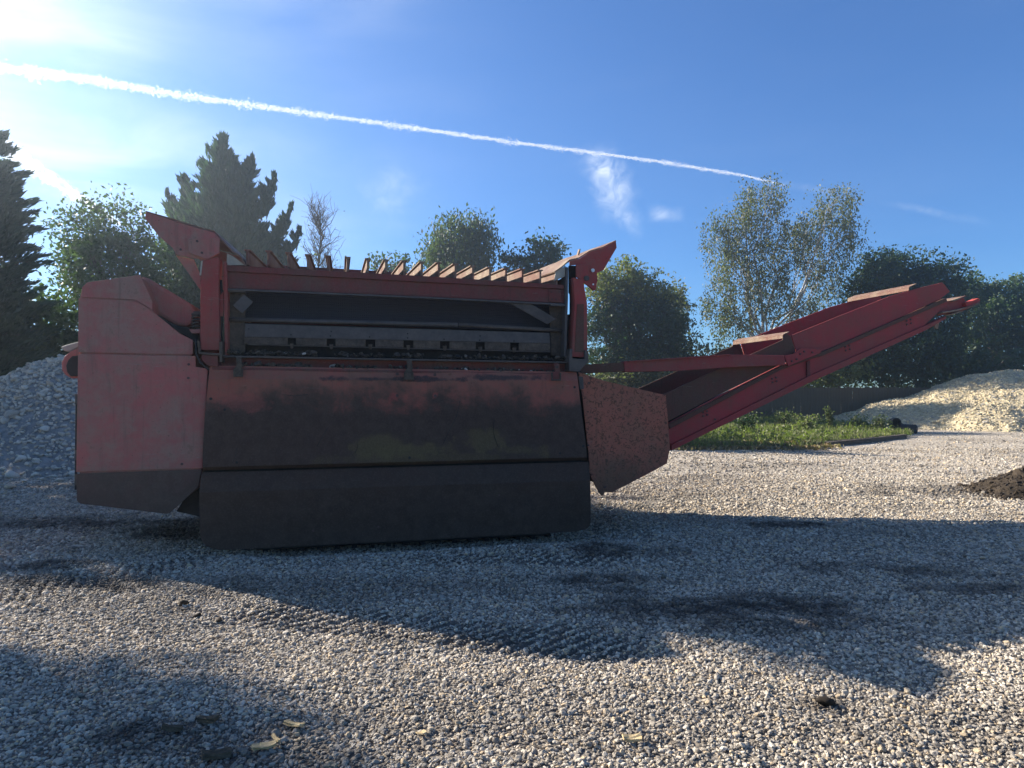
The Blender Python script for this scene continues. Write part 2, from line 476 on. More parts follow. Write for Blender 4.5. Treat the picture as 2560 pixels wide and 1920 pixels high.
def instancer(name, pts, scales, mat, seed_count=6, soil=None, parent=None, rot=None, jag=0.55, sub=2, flat=0.62):
    me = bpy.data.meshes.new(name)
    pts = np.asarray(pts, np.float32)
    me.vertices.add(len(pts)); me.vertices.foreach_set('co', pts.ravel())
    a = me.attributes.new('psize', 'FLOAT', 'POINT'); a.data.foreach_set('value', np.asarray(scales, np.float32))
    r = RNG.random((len(pts), 3)).astype(np.float32) * np.array([1.1, 1.1, 6.283], np.float32) - np.array([.55, .55, 0], np.float32)
    a = me.attributes.new('prot', 'FLOAT_VECTOR', 'POINT'); a.data.foreach_set('vector', r.ravel())
    a = me.attributes.new('pvar', 'INT', 'POINT'); a.data.foreach_set('value', RNG.integers(0, seed_count, len(pts)).astype(np.int32))
    a = me.attributes.new('soil', 'FLOAT', 'POINT'); a.data.foreach_set('value', (soil if soil is not None else np.zeros(len(pts))).astype(np.float32))
    me.update()
    o = link(name, me, mat, parent)
    ng = bpy.data.node_groups.new(name + "_nodes", 'GeometryNodeTree')
    ng.interface.new_socket("Geometry", in_out='INPUT', socket_type='NodeSocketGeometry')
    ng.interface.new_socket("Geometry", in_out='OUTPUT', socket_type='NodeSocketGeometry')
    gi = ng.nodes.new('NodeGroupInput'); go = ng.nodes.new('NodeGroupOutput')
    g2i = ng.nodes.new('GeometryNodeGeometryToInstance')
    for k in range(seed_count):
        ico = ng.nodes.new('GeometryNodeMeshIcoSphere')
        ico.inputs['Radius'].default_value = 0.5
        ico.inputs['Subdivisions'].default_value = sub
        sp = ng.nodes.new('GeometryNodeSetPosition')
        p = ng.nodes.new('GeometryNodeInputPosition')
        nz = ng.nodes.new('ShaderNodeTexNoise'); nz.noise_dimensions = '4D'
        nz.inputs['Scale'].default_value = 1.5; nz.inputs['W'].default_value = k * 3.7; nz.inputs['Detail'].default_value = 1.5
        sb = ng.nodes.new('ShaderNodeVectorMath'); sb.operation = 'SUBTRACT'; sb.inputs[1].default_value = (.5, .5, .5)
        sc = ng.nodes.new('ShaderNodeVectorMath'); sc.operation = 'SCALE'; sc.inputs['Scale'].default_value = jag * 1.6
        ng.links.new(p.outputs[0], nz.inputs['Vector']); ng.links.new(nz.outputs['Color'], sb.inputs[0])
        ng.links.new(sb.outputs[0], sc.inputs[0])
        ng.links.new(ico.outputs['Mesh'], sp.inputs['Geometry']); ng.links.new(sc.outputs[0], sp.inputs['Offset'])
        tf = ng.nodes.new('GeometryNodeTransform')
        tf.inputs['Scale'].default_value = (1.0 + 0.25 * math.sin(k * 2.1), 0.82 + 0.12 * math.cos(k * 1.3), flat + 0.1 * math.sin(k * 4.0))
        sm = ng.nodes.new('GeometryNodeSetMaterial'); sm.inputs['Material'].default_value = mat
        ng.links.new(sp.outputs[0], tf.inputs['Geometry']); ng.links.new(tf.outputs[0], sm.inputs['Geometry'])
        ng.links.new(sm.outputs[0], g2i.inputs[0])
    iop = ng.nodes.new('GeometryNodeInstanceOnPoints')
    iop.inputs['Pick Instance'].default_value = True
    def named(nm, typ):
        n = ng.nodes.new('GeometryNodeInputNamedAttribute'); n.data_type = typ; n.inputs['Name'].default_value = nm
        return n.outputs['Attribute']
    ng.links.new(gi.outputs[0], iop.inputs['Points'])
    ng.links.new(g2i.outputs[0], iop.inputs['Instance'])
    ng.links.new(named('pvar', 'INT'), iop.inputs['Instance Index'])
    e2r = ng.nodes.new('FunctionNodeEulerToRotation')
    ng.links.new(named('prot', 'FLOAT_VECTOR'), e2r.inputs[0])
    ng.links.new(e2r.outputs[0], iop.inputs['Rotation'])
    ng.links.new(named('psize', 'FLOAT'), iop.inputs['Scale'])
    ng.links.new(iop.outputs[0], go.inputs[0])
    md = o.modifiers.new("scatter", 'NODES')
    md.node_group = ng
    return o

def scatter_gravel():
    P = []; S = []
    for (d0, d1, dens, size) in ((1.9, 4.0, 6200, .0158), (4.0, 6.0, 4900, .0172), (6.0, 9.0, 2700, .0212), (9.0, 13.0, 1000, .027), (13.0, 20.0, 200, .033), (20.0, 29.0, 30, .04)):
        half0, half1 = d0 * 0.80 + 1.7, d1 * 0.80 + 1.7
        n = int(dens * (d1 - d0) * (half0 + half1))
        y = RNG.uniform(d0, d1, n); x = RNG.uniform(-1, 1, n) * half1
        k = np.abs(x) < y * 0.80 + 1.7
        x, y = x[k], y[k]
        s = size * .94 * np.exp(np.clip(RNG.normal(0, 0.34, len(x)), -1, .8)) * np.where(RNG.random(len(x)) < .006, 1.6, 1)
        P.append(np.stack([x, y, ground_h(x, y) + s * RNG.uniform(-.10, .30, len(x))], -1)); S.append(s)
    P = np.concatenate(P); S = np.concatenate(S)
    return P, S
P, S = scatter_gravel()
grav = instancer("loose_gravel", P, S, PEB_MAT, 7, soil_at(P[:, 0], P[:, 1]), sub=2)
tag(grav, "loose grey and buff gravel stones covering the yard", "gravel", kind="stuff")

# ------------------------------------------------------------------ the screening machine
def L(px, py, v):
    t = (px - HX) / F
    D = (v - OX * SU + OY * CU) / (CU - t * SU)
    X = t * D
    return Vector(((X - OX) * CU + (D - OY) * SU, v, CZ + (HY - py) / F * D))

root = empty("screening_machine", (OX, OY, 0), PSI)
tag(root, "long faded red mobile gravel screening machine with raised discharge conveyor", "screening machine")

R_BRIGHT = paint_mat("red_paint_bright", red=(0.33, 0.052, 0.048), dust=(0.23, 0.13, 0.095), dust_amt=0.55, rust_amt=0.15)
R_HOUSE = paint_mat("red_paint_housing", red=(0.42, 0.125, 0.108), dust=(0.30, 0.195, 0.15), dust_amt=0.9, rust_amt=0.30, mud_z=0.62, mud_soft=0.35, mud_var=0.30, mud=(0.085, 0.064, 0.052), mud_max=0.8)
R_HOUSE_LOW = paint_mat("muddy_housing_foot", red=(0.13, 0.065, 0.056), dust=(0.10, 0.076, 0.06), dust_amt=0.7, rust_amt=0.1, mud_z=0.75, mud_soft=0.3, mud_var=0.35, mud=(0.058, 0.047, 0.038), mud_max=0.85)
YEL = (0.125, 0.10, 0.045)
def ell(px, py, rx, rz, col, st):
    p = L(px, py, 0)
    return (p.x, p.z, rx, rz, col, st)
R_SKIRT = paint_mat("red_skirt_with_mud", red=(0.33, 0.10, 0.072), dust=(0.20, 0.13, 0.088), dust_amt=0.6, rust_amt=0.45, mud_z=1.46, mud_soft=0.13, mud_var=0.40, mud=(0.047, 0.034, 0.027), mud_max=0.96,
    patches=[ell(960, 1115, 0.30, 0.12, YEL, .7), ell(1060, 1125, 0.36, 0.09, YEL, .7), ell(1215, 1100, 0.28, 0.13, YEL, .65), ell(1300, 1125, 0.32, 0.07, YEL, .5), ell(1100, 1145, 1.1, 0.06, YEL, .4),
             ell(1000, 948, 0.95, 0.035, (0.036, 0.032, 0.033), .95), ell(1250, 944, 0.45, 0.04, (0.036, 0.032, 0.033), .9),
             ell(620, 1010, 0.3, 0.1, (0.28, 0.09, 0.07), .5), ell(985, 992, 0.07, 0.07, (0.30, 0.075, 0.06), .8), ell(1088, 990, 0.06, 0.06, (0.30, 0.075, 0.06), .8)])
R_SKIRT_LOW = paint_mat("mud_caked_skirt", red=(0.075, 0.042, 0.028), dust=(0.064, 0.044, 0.030), dust_amt=0.8, rust_amt=0.2, mud_z=0.8, mud_soft=0.5, mud_var=0.5, mud=(0.046, 0.033, 0.026), mud_max=0.85, scratch=0.15, rough=0.6)
R_TAIL = paint_mat("grimy_red_tail_box", red=(0.40, 0.125, 0.08), dust=(0.28, 0.15, 0.092), dust_amt=0.6, rust_amt=0.35, grime=0.8, mud_z=0.75, mud_soft=0.3, mud_var=0.3, mud=(0.085, 0.055, 0.035), mud_max=0.7)
R_RAIL = paint_mat("dusty_red_rail", red=(0.19, 0.044, 0.040), dust=(0.13, 0.085, 0.066), dust_amt=0.8, rust_amt=0.4, grime=0.35)
R_BAR = paint_mat("worn_grid_bar", red=(0.17, 0.075, 0.052), dust=(0.29, 0.225, 0.16), dust_amt=1.0, rust_amt=0.35)
R_CONV = paint_mat("red_conveyor_paint", red=(0.38, 0.052, 0.052), dust=(0.24, 0.115, 0.085), dust_amt=0.5, rust_amt=0.2)
R_CONV_DUSTY = paint_mat("brown_dusty_conveyor_paint", red=(0.14, 0.05, 0.038), dust=(0.115, 0.078, 0.052), dust_amt=0.85, rust_amt=0.4, grime=0.25)
GREY = simple_mat("dusty_grey_steel", (0.06, 0.055, 0.052), (0.105, 0.092, 0.082), 6, 0.65)
GREY_D = simple_mat("dark_dusty_steel", (0.055, 0.047, 0.042), (0.11, 0.09, 0.074), 7, 0.7)
RUST = simple_mat("caked_brown_steel", (0.05, 0.04, 0.032), (0.125, 0.096, 0.07), 12, 0.85, 0.6, 0.02)
BLACK = simple_mat("black_greasy_steel", (0.012, 0.012, 0.013), (0.03, 0.028, 0.027), 9, 0.7)
RUBBER = simple_mat("black_rubber", (0.018, 0.018, 0.02), (0.04, 0.038, 0.036), 14, 0.75)
RUB_GREY = simple_mat("pale_rubber_flap_sunlit_cap", (0.30, 0.29, 0.24), (0.42, 0.39, 0.31), 9, 0.8)  # also carries the end bracket's painted sunlit cream
BOLT = simple_mat("dark_bolt_head", (0.05, 0.03, 0.028), (0.11, 0.06, 0.05), 40, 0.6)
CHROME = simple_mat("bright_pin_end", (0.45, 0.45, 0.44), (0.6, 0.6, 0.58), 20, 0.4, metallic=0.6)
TIP = paint_mat("bright_red_tip", red=(0.40, 0.06, 0.05), dust=(0.5, 0.2, 0.14), dust_amt=0.25, rust_amt=0.05)  # brighter, less dusty red for the head cap

def screen_mesh_mat():
    m, nt, b, out = new_mat("dark_screen_mesh")
    t = nt.nodes.new('ShaderNodeTexCoord').outputs['Object']
    vo = nt.nodes.new('ShaderNodeTexVoronoi'); vo.inputs['Scale'].default_value = 46; vo.inputs['Randomness'].default_value = 0.12
    nt.links.new(t, vo.inputs['Vector'])
    n = noise(nt, t, 3.0, 6, 0.6)
    k = map_range(nt, vo.outputs['Distance'], 0.28, 0.5)
    c = mix_col(nt, k, (0.005, 0.005, 0.006), (0.020, 0.019, 0.019))
    c = mix_col(nt, map_range(nt, n, 0.5, 0.8, 0, 0.4), c, (0.030, 0.025, 0.020))
    set_in(nt, b, 'Base Color', c)
    b.inputs['Roughness'].default_value = 0.6
    bump(nt, b, k, 0.6, 0.01)
    return m
MESH_M = screen_mesh_mat()

def bev(o, w=0.004, seg=2, ang=35):
    m = o.modifiers.new("bevel", 'BEVEL')
    m.width = w; m.segments = seg; m.limit_method = 'ANGLE'; m.angle_limit = rad(ang)
    return o

def extr(name, pts, v0, v1, mat, parent=root, w=0.004, tilt=0.0):
    """outline (u,z) extruded from depth v0 to v1; tilt raises the far end"""
    n = len(pts)
    vs = [(u, v0, z) for u, z in pts] + [(u, v1, z + tilt * (v1 - v0)) for u, z in pts]
    area = sum(pts[i][0] * pts[(i + 1) % n][1] - pts[(i + 1) % n][0] * pts[i][1] for i in range(n))
    order = list(range(n)) if area > 0 else list(range(n))[::-1]
    fs = [order, [i + n for i in order[::-1]]]
    for k in range(n):
        a, b_ = order[k], order[(k + 1) % n]
        fs.append([b_, a, a + n, b_ + n])
    me = bpy.data.meshes.new(name)
    me.from_pydata(vs, [], fs); me.update()
    o = link(name, me, mat, parent)
    if w: bev(o, w)
    return o

def plate(name, pxs, v, th, mat, parent=root, w=0.004, tilt=0.0):
    pts = [(L(x, y, v).x, L(x, y, v).z) for x, y in pxs]
    return extr(name, pts, v, v + th, mat, parent, w, tilt)

def box(name, u0, u1, v0, v1, z0, z1, mat, parent=root, w=0.004):
    return extr(name, [(u0, z0), (u1, z0), (u1, z1), (u0, z1)], v0, v1, mat, parent, w)

def sheet(name, rows, ncol, th, mat, parent=root, dent=0.006, seed=0, sub=4):
    """a bent sheet-metal panel: rows of (xl,yl,xr,yr,v) in pixels top to bottom, dented slightly"""
    R = []
    for i in range(len(rows) - 1):
        a, b_ = np.array(rows[i], float), np.array(rows[i + 1], float)
        m = max(1, int(sub * abs(b_[1] - a[1]) / 40))
        for k in range(m):
            R.append(a + (b_ - a) * k / m)
    R.append(np.array(rows[-1], float))
    V = []
    for r in R:
        for c in range(ncol + 1):
            s = c / ncol
            p = L(r[0] + (r[2] - r[0]) * s, r[1] + (r[3] - r[1]) * s, r[4])
            d = dent * 4 * float(fbm(np.array(p.x * 1.9 + seed * 7.3), np.array(p.z * 1.9 + seed * 3.1), 3))
            V.append((p.x, p.y + d, p.z))
    nr = len(R); nc = ncol + 1
    F_ = [(i * nc + j, (i + 1) * nc + j, (i + 1) * nc + j + 1, i * nc + j + 1) for i in range(nr - 1) for j in range(ncol)]
    me = bpy.data.meshes.new(name)
    me.from_pydata(V, [], F_); me.update()
    smooth(me)
    o = link(name, me, mat, parent)
    s = o.modifiers.new("thickness", 'SOLIDIFY'); s.thickness = th; s.offset = -1.0
    es = o.modifiers.new("edges", 'EDGE_SPLIT'); es.split_angle = rad(12)
    return o

def disc(name, px, py, v, r, th, mat, parent=root, seg=10):
    p = L(px, py, v)
    pts = [(p.x + r * math.cos(2 * math.pi * k / seg), p.z + r * math.sin(2 * math.pi * k / seg)) for k in range(seg)]
    return extr(name, pts, v - th, v, mat, parent, 0)

def tube(name, path, r, mat, parent=root, seg=8, closed_ends=True):
    path = [Vector(p) for p in path]
    vs, fs = [], []
    up = Vector((0, 0, 1))
    rr = r if isinstance(r, (list, tuple)) else [r] * len(path)
    for i, p in enumerate(path):
        d = (path[min(i + 1, len(path) - 1)] - path[max(i - 1, 0)]).normalized()
        a = d.cross(up)
        if a.length < 1e-3: a = d.cross(Vector((1, 0, 0)))
        a.normalize(); b_ = a.cross(d).normalized()
        for k in range(seg):
            t_ = 2 * math.pi * k / seg
            vs.append(p + (a * math.cos(t_) + b_ * math.sin(t_)) * rr[i])
    for i in range(len(path) - 1):
        for k in range(seg):
            k2 = (k + 1) % seg
            fs.append((i * seg + k, i * seg + k2, (i + 1) * seg + k2, (i + 1) * seg + k))
    if closed_ends:
        fs.append(tuple(range(seg))[::-1]); n = (len(path) - 1) * seg
        fs.append(tuple(n + k for k in range(seg)))
    me = bpy.data.meshes.new(name)
    me.from_pydata([tuple(v) for v in vs], [], fs); me.update()
    for p_ in me.polygons: p_.use_smooth = len(p_.vertices) == 4
    return link(name, me, mat, parent)

# --- engine housing on the left ---------------------------------------------
hp = [(205, 720), (219, 708), (349, 690), (380, 757), (381, 782), (449, 836), (480, 853), (479, 890), (488, 893), (488, 921), (512, 925), (502, 1215), (424, 1276), (198, 1248), (199, 746)]
VH = 0.06
housing = plate("engine_housing", hp, VH + 0.016, 2.1, R_HOUSE, w=0.01)
pan_a = plate("housing_panel", [(202, 743), (205, 718), (217.5, 706), (350, 687), (381, 753), (380, 775), (339, 750)], VH + .004, .012, R_HOUSE)
pan_b = sheet("housing_panel", [(196.5, 746, 340, 753, VH), (196.3, 780, 383, 780, VH), (196, 834, 449, 834, VH), (196, 850, 482, 850, VH), (195.5, 881, 481.5, 886, VH)], 20, 0.012, R_HOUSE, seed=3, dent=0.004)
pan_c = plate("housing_panel", [(195, 885), (489, 890), (489.5, 917), (520, 921), (513, 1036), (506, 1170.5), (190.5, 1180)], VH - .004, .014, R_HOUSE)
for x, y in ((472, 911), (471, 945), (455, 1160)):
    disc("bolt", x, y, VH - .004, .012, .008, BOLT, pan_c)
pan_d = plate("housing_panel", [(190, 1184.5), (504.5, 1174), (496, 1218), (424, 1283), (416, 1285), (200, 1259), (192, 1252)], VH, .014, R_HOUSE_LOW)
tag(pan_d, "mud-stained lower housing panel with slanted foot")
tag(pan_c, "large flat faded red housing panel")
# sloping hood behind the panels
hood = plate("engine_hood", [(350, 688), (372, 696), (430, 731), (478, 760), (489, 778), (487, 800), (470, 818), (436, 812), (400, 790), (380, 774), (379, 752)], 0.30, 1.5, R_HOUSE, w=0.04)
tag(hood, "worn sloping red hood behind the housing panels")
plate("hood_shadow_plate", [(381, 780), (437, 812), (470, 818), (497, 835), (497, 870), (482, 890), (482, 850), (449, 833)], 0.22, 0.3, BLACK, w=0.01)  # black plate stands in for shade in the gap below the hood
plate("spring_seat", [(472, 823), (503, 823), (503, 833), (479, 833)], 0.12, 0.12, R_HOUSE)
sp_pts = []
c0 = L(490, 822, 0.2); c1 = L(490, 782, 0.2)
for k in range(49):
    a = k / 48 * 2 * math.pi * 5
    sp_pts.append((c0.x + 0.035 * math.cos(a), 0.2 + 0.035 * math.sin(a), c0.z + (c1.z - c0.z) * k / 48))
tube("coil_spring", sp_pts, 0.008, GREY_D, seg=6)
plate("spring_cap", [(483, 778), (502, 778), (502, 787), (483, 787)], 0.15, 0.1, GREY_D)
# hinges and latches on the left end of the housing
for y in (985, 1125, 1187):
    h = plate("door_hinge", [(187, y), (194, y), (194, y + 26), (187, y + 26)], VH + .02, .05, GREY_D)
plate("door_edge_strip", [(188.5, 990), (194, 990), (191.5, 1225), (185.5, 1225)], VH + .03, .02, BLACK)
# exhaust drum bulging out of the left end
plate("end_guard", [(200, 868), (176, 878), (160, 892), (153, 908), (155, 926), (164, 938), (180, 946), (200, 943)], 0.36, 0.05, R_HOUSE, w=0.01)
plate("end_guard_dark", [(200, 888), (180, 890), (170, 900), (165, 914), (167, 930), (176, 941), (200, 940)], 0.33, 0.028, BLACK, w=0.008)  # dark interior of the guard painted as a flat black plate
plate("end_bracket", [(150, 867), (168, 861), (198, 853), (198, 868), (176, 880), (158, 877)], 0.38, 0.30, RUB_GREY, w=0.015)  # the cap's sunlit cream is put into this pale colour

# --- hull, tracks, skirts ------------------------------------------------------
hull = plate("hull", [(505, 930), (1440, 935), (1460, 1150), (1463, 1215), (505, 1235)], 0.16, 1.9, BLACK, w=0.01)
plate("hull_end", [(486, 1205), (508, 1195), (508, 1294), (440, 1279)], 0.25, 1.6, BLACK, w=0.01)
uL = L(540, 1300, .4).x; uR = L(1440, 1300, .4).x
def track(v0, v1):
    pts = []; r = 0.33; zc = r - 0.03
    for k in range(13):
        a = math.pi / 2 + math.pi * k / 12
        pts.append((uL + 0.30 + r * math.cos(a), zc + r * math.sin(a)))
    for k in range(13):
        a = -math.pi / 2 + math.pi * k / 12
        pts.append((uR - 0.45 + r * math.cos(a), zc + r * math.sin(a)))
    t = extr("crawler_track", pts, v0, v1, BLACK, w=0.01)
    # grouser bars round the belt
    per = []
    for i in range(len(pts)):
        a, b_ = Vector(pts[i]), Vector(pts[(i + 1) % len(pts)])
        per.append((a, b_))
    tot = sum((b_ - a).length for a, b_ in per); n = int(tot / 0.17)
    s_list = [tot * k / n for k in range(n)]
    src = None
    for s in s_list:
        acc = 0
        for a, b_ in per:
            l_ = (b_ - a).length
            if acc + l_ >= s:
                p = a + (b_ - a) * ((s - acc) / l_); d = (b_ - a).normalized(); break
            acc += l_
        nrm = Vector((d.y, -d.x))
        q = p + nrm * 0.012
        if src is None:
            bmx = bmesh.new(); bmesh.ops.create_cube(bmx, size=1.0)
            bmesh.ops.scale(bmx, vec=(0.05, v1 - v0 + 0.02, 0.03), verts=bmx.verts)
            src = bpy.data.meshes.new("track_pad"); bmx.to_mesh(src); bmx.free(); src.materials.append(BLACK)
        o = link("track_pad", src, None, t)
        o.location = (q.x, (v0 + v1) / 2, q.y)
        o.rotation_euler = (0, -math.atan2(d.y, d.x), 0)
    return t
track(0.28, 0.68); track(1.45, 1.85)

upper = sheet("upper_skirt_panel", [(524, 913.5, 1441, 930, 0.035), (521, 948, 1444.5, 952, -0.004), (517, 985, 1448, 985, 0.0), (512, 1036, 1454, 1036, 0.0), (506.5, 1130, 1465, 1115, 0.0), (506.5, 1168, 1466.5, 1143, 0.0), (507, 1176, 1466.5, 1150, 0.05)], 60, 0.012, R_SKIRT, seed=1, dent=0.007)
tag(upper, "red upper skirt panel half covered in dark mud")
for x, y in ((527, 997), (562, 1024), (592, 1156), (1024, 1144), (1400, 1133), (1436, 968), (1458, 1115)):
    disc("bolt", x, y, -0.004, .013, .007, BLACK, upper)
for x, y in ((993, 935), (1087, 937), (993, 989), (1088, 990)):
    disc("bolt", x, y, -0.006, .016, .010, BOLT, upper)
lower = sheet("lower_skirt_panel", [(506, 1181, 1471, 1154.5, 0.03), (503, 1190, 1472, 1166, 0.005), (498.5, 1231.5, 1475, 1201, -0.05), (498.5, 1290, 1476.5, 1262, -0.03), (500, 1338, 1477, 1307, 0.0), (506, 1354, 1474, 1315, 0.004), (517, 1366, 1466, 1322, 0.008), (548, 1375.5, 1440, 1329, 0.01)], 60, 0.012, R_SKIRT_LOW, seed=2, dent=0.006)
tag(lower, "dark mud-caked lower skirt panel with rounded bottom corners")
for x, y in ((783, 1327), (946, 1318), (1248, 1238), (1388, 1233), (785, 1256)):
    disc("bolt", x, y, -0.034, .011, .007, BOLT, lower)

# --- tail box at the right -----------------------------------------------------
tail = sheet("tail_box", [(1446, 931, 1452, 932, 0.05), (1449, 952, 1510, 952, 0.05), (1452, 967, 1573, 967, 0.05), (1456, 988, 1664, 988, 0.05), (1470, 1123, 1675, 1123, 0.05), (1473, 1159, 1667, 1159, 0.05), (1473, 1180, 1629, 1180, 0.05), (1490, 1208, 1576, 1208, 0.05), (1504, 1223, 1545, 1223, 0.05), (1509, 1230, 1531, 1231, 0.05)], 26, 0.012, R_TAIL, seed=5, dent=0.008)
tag(tail, "grimy red tail box with slanted lower edge")
extr("tail_box_core", [(L(x, y, .1).x, L(x, y, .1).z) for x, y in ((1460, 985), (1655, 1000), (1666, 1122), (1658, 1155), (1530, 1222), (1478, 1180))], 0.08, 1.9, R_TAIL, w=0.01)
for x, y in ((1472, 957), (1470, 1113), (1512, 1218)):
    disc("bolt", x, y, 0.05, .012, .008, BOLT, tail)
plate("tail_joint", [(1430, 920), (1447, 920), (1462, 942), (1480, 985), (1482, 1178), (1460, 1200)], 0.14, 0.05, BLACK, w=0)
plate("tail_strut", [(1476, 1190), (1484, 1186), (1509, 1222), (1512, 1232), (1506, 1241), (1499, 1233)], 0.02, 0.03, R_TAIL)
plate("latch_block", [(1446, 941), (1458, 942), (1460, 972), (1450, 974)], -0.005, 0.05, GREY_D)

# --- ledges and screen box -------------------------------------------------------
plate("lower_channel", [(556, 893), (1416, 907), (1420, 936), (556, 920)], 0.13, 0.03, R_RAIL)
ledge_shelf = plate("lower_ledge", [(530, 917), (1436, 934), (1436, 940), (530, 924)], 0.02, 0.12, R_RAIL)
plate("upper_ledge", [(498, 881), (552, 883.5), (552, 888), (1060, 897.5), (1424, 904), (1424, 908), (1060, 902), (560, 893), (498, 886)], 0.03, 0.36, GREY_D)
fold = None
# folding lower plate with real slots
slots = [(719, 740, 845, 862), (817, 839, 848, 864), (914, 938, 850.5, 864), (1009, 1033, 853, 866), (1100, 1124, 856, 867.5), (1190, 1212, 858.5, 870), (1276, 1297, 860.5, 872)]
def lerp(x, x0, y0, x1, y1): return y0 + (y1 - y0) * (x - x0) / (x1 - x0)
top_y = lambda x: lerp(x, 613, 809, 1373, 832)
mid_y = lambda x: lerp(x, 611, 842, 1376, 858.5)
bot_y = lambda x: lerp(x, 612, 859, 1377, 878)
VF = 0.14
fold = plate("folding_plate", [(613, top_y(613)), (1373, top_y(1373)), (1376, mid_y(1376)), (611, mid_y(611))], VF, 0.012, GREY)
xs = [611] + [q for s in slots for q in (s[0], s[1])] + [1376]
for k in range(0, len(xs), 2):
    a, b_ = xs[k], xs[k + 1]
    plate("folding_plate_lip", [(a, mid_y(a) + .3), (b_, mid_y(b_) + .3), (b_, bot_y(b_)), (a, bot_y(a))], VF + 0.003, 0.012, RUST, fold)
plate("lip_strip", [(611, bot_y(611) + .4), (1376, bot_y(1376) + .4), (1376, bot_y(1376) + 3), (625, bot_y(625) + 3)], VF - .006, 0.02, GREY_D, fold)
for s in slots:
    xm = (s[0] + s[1]) / 2
    plate("hook", [(xm - 5, s[3] - 3), (xm + 5, s[3] - 3), (xm + 3, s[3] + 9), (xm - 3, s[3] + 9)], VF - .02, .02, RUST, fold)
    disc("bolt", xm - 2, s[2] - 8, VF, .008, .004, BLACK, fold)  # black disc paints the dark of a bolt hole
for xm in (622, 828, 1019, 1200):
    disc("bolt", xm, top_y(xm) + 13, VF, .008, .004, BLACK, fold)  # black discs for the dark of more bolt holes
plate("slot_shadow_sheet", [(575, 806), (1412, 830), (1412, 905), (560, 893)], 0.37, 0.02, BLACK, w=0)  # black sheet behind the slots paints the shade inside
rail = tube("screen_rail", [L(571, 798.5, .17), L(1144, 812, .17)], 0.021, GREY, seg=12)
tube("screen_rail", [L(1147, 812, .17), L(1406, 826.5, .17)], 0.021, GREY_D, seg=12)
# mesh deck leaning inwards, hidden top row added to block stray sun
ms = sheet("screen_mesh", [(560, 690, 1420, 728, 0.85), (560, 715, 1420, 752, 0.46), (566, 800, 1410, 830, 0.22)], 30, 0.01, MESH_M, dent=0.01, seed=8)
back = plate("back_panel", [(566, 655), (1418, 705), (1420, 900), (560, 890)], 1.95, 0.02, R_RAIL)
# top beam: flange, web, ledge
plate("top_beam_flange", [(564, 662.5), (1060, 690), (1398, 711.5), (1410, 712), (1410, 722), (1398, 721.5), (1060, 705), (564, 678)], 0.10, 0.10, R_RAIL)
web = plate("top_beam", [(564, 679), (1060, 706), (1412, 723), (1412, 758), (1060, 741), (564, 720)], 0.125, 0.03, R_RAIL)
tag(web, "dusty dark red top beam of the screen box")
plate("beam_lip", [(564, 720.5), (1060, 741.5), (1413, 759), (1413, 763.5), (1060, 746), (564, 725.5)], 0.085, 0.07, GREY)
plate("beam_end_plate", [(1372, 722), (1404, 724), (1404, 756), (1372, 754)], 0.112, 0.012, R_RAIL)
for x, y in ((1380, 748), (1390, 748), (1379, 730), (1398, 730)):
    disc("bolt", x, y, 0.112, .009, .008, BOLT, web)
# end plates of the screen box
plate("screen_end_plate", [(569, 727), (613, 729), (613, 880), (566, 884)], 0.20, 0.02, RUST)
plate("screen_end_plate", [(1374, 763), (1413, 765), (1417, 892), (1378, 888)], 0.20, 0.02, RUST)
plate("screen_end_frame", [(559, 655), (566, 655), (569, 730), (569, 888), (562, 888), (559, 730)], 0.07, 0.16, R_BRIGHT)
plate("screen_end_frame", [(1415, 668), (1421, 668), (1420, 760), (1416, 894), (1410, 890), (1414, 760)], 0.07, 0.16, GREY)
plate("deflector_plate", [(610, 736), (633, 754), (606, 784), (582, 763)], 0.11, 0.012, GREY)
d2 = plate("deflector_plate", [(1275, 758), (1327, 759), (1391, 797), (1369, 811)], 0.11, 0.012, GREY_D)
plate("clamp_bar", [(570, 723), (613, 726), (613, 731), (570, 729)], 0.10, 0.05, GREY)
plate("clamp_bar", [(1377, 758), (1412, 760), (1412, 766), (1377, 764)], 0.07, 0.05, GREY)
# hinge straps between ledge and upper skirt
for (x, y0, y1) in ((595, 893, 940), (1022, 899, 948), (1391, 908, 950)):
    h = plate("skirt_latch", [(x - 6, y0), (x + 8, y0), (x + 9, y0 + 20), (x + 9, y1), (x - 9, y1), (x - 9, y1 - 20), (x - 3, y0 + 20)], -0.03, 0.03, R_RAIL if x > 1300 else RUST, w=0.006)
    plate("latch_loop", [(x - 12, y1 - 18), (x - 9, y1 - 18), (x - 9, y1 - 2), (x + 9, y1 - 2), (x + 9, y1 - 18), (x + 12, y1 - 18), (x + 12, y1 + 2), (x - 12, y1 + 2)], -0.045, 0.02, RUST, h)
    disc("bolt", x, y0 + 10, -0.03, .014, .016, RUST, h)

# posts
post1 = plate("corner_post", [(506, 652), (548, 642), (546, 702), (549, 876), (500, 875), (501, 702)], 0.02, 0.16, R_BRIGHT, w=0.008)
plate("post_foot", [(493, 852), (499, 852), (499, 880), (548, 883), (548, 856), (556, 852), (555, 905), (549, 905), (549, 889), (497, 885)], -0.02, 0.2, RUST)
plate("post_foot_block", [(504, 887), (545, 889), (545, 916), (520, 914), (504, 900)], 0.0, 0.18, R_RAIL)
plate("hose_guard", [(549, 740), (558, 728), (558, 790), (549, 790)], 0.08, 0.03, R_BRIGHT)
post2 = plate("corner_post", [(1433, 693), (1458.5, 700), (1464, 735), (1468, 757), (1469, 886), (1466, 893), (1430, 892), (1434, 800), (1437, 759)], 0.02, 0.16, R_BRIGHT, w=0.006)
plate("post_inset", [(1443, 760), (1460, 760), (1460, 880), (1437, 880)], 0.012, 0.012, R_CONV_DUSTY, post2)
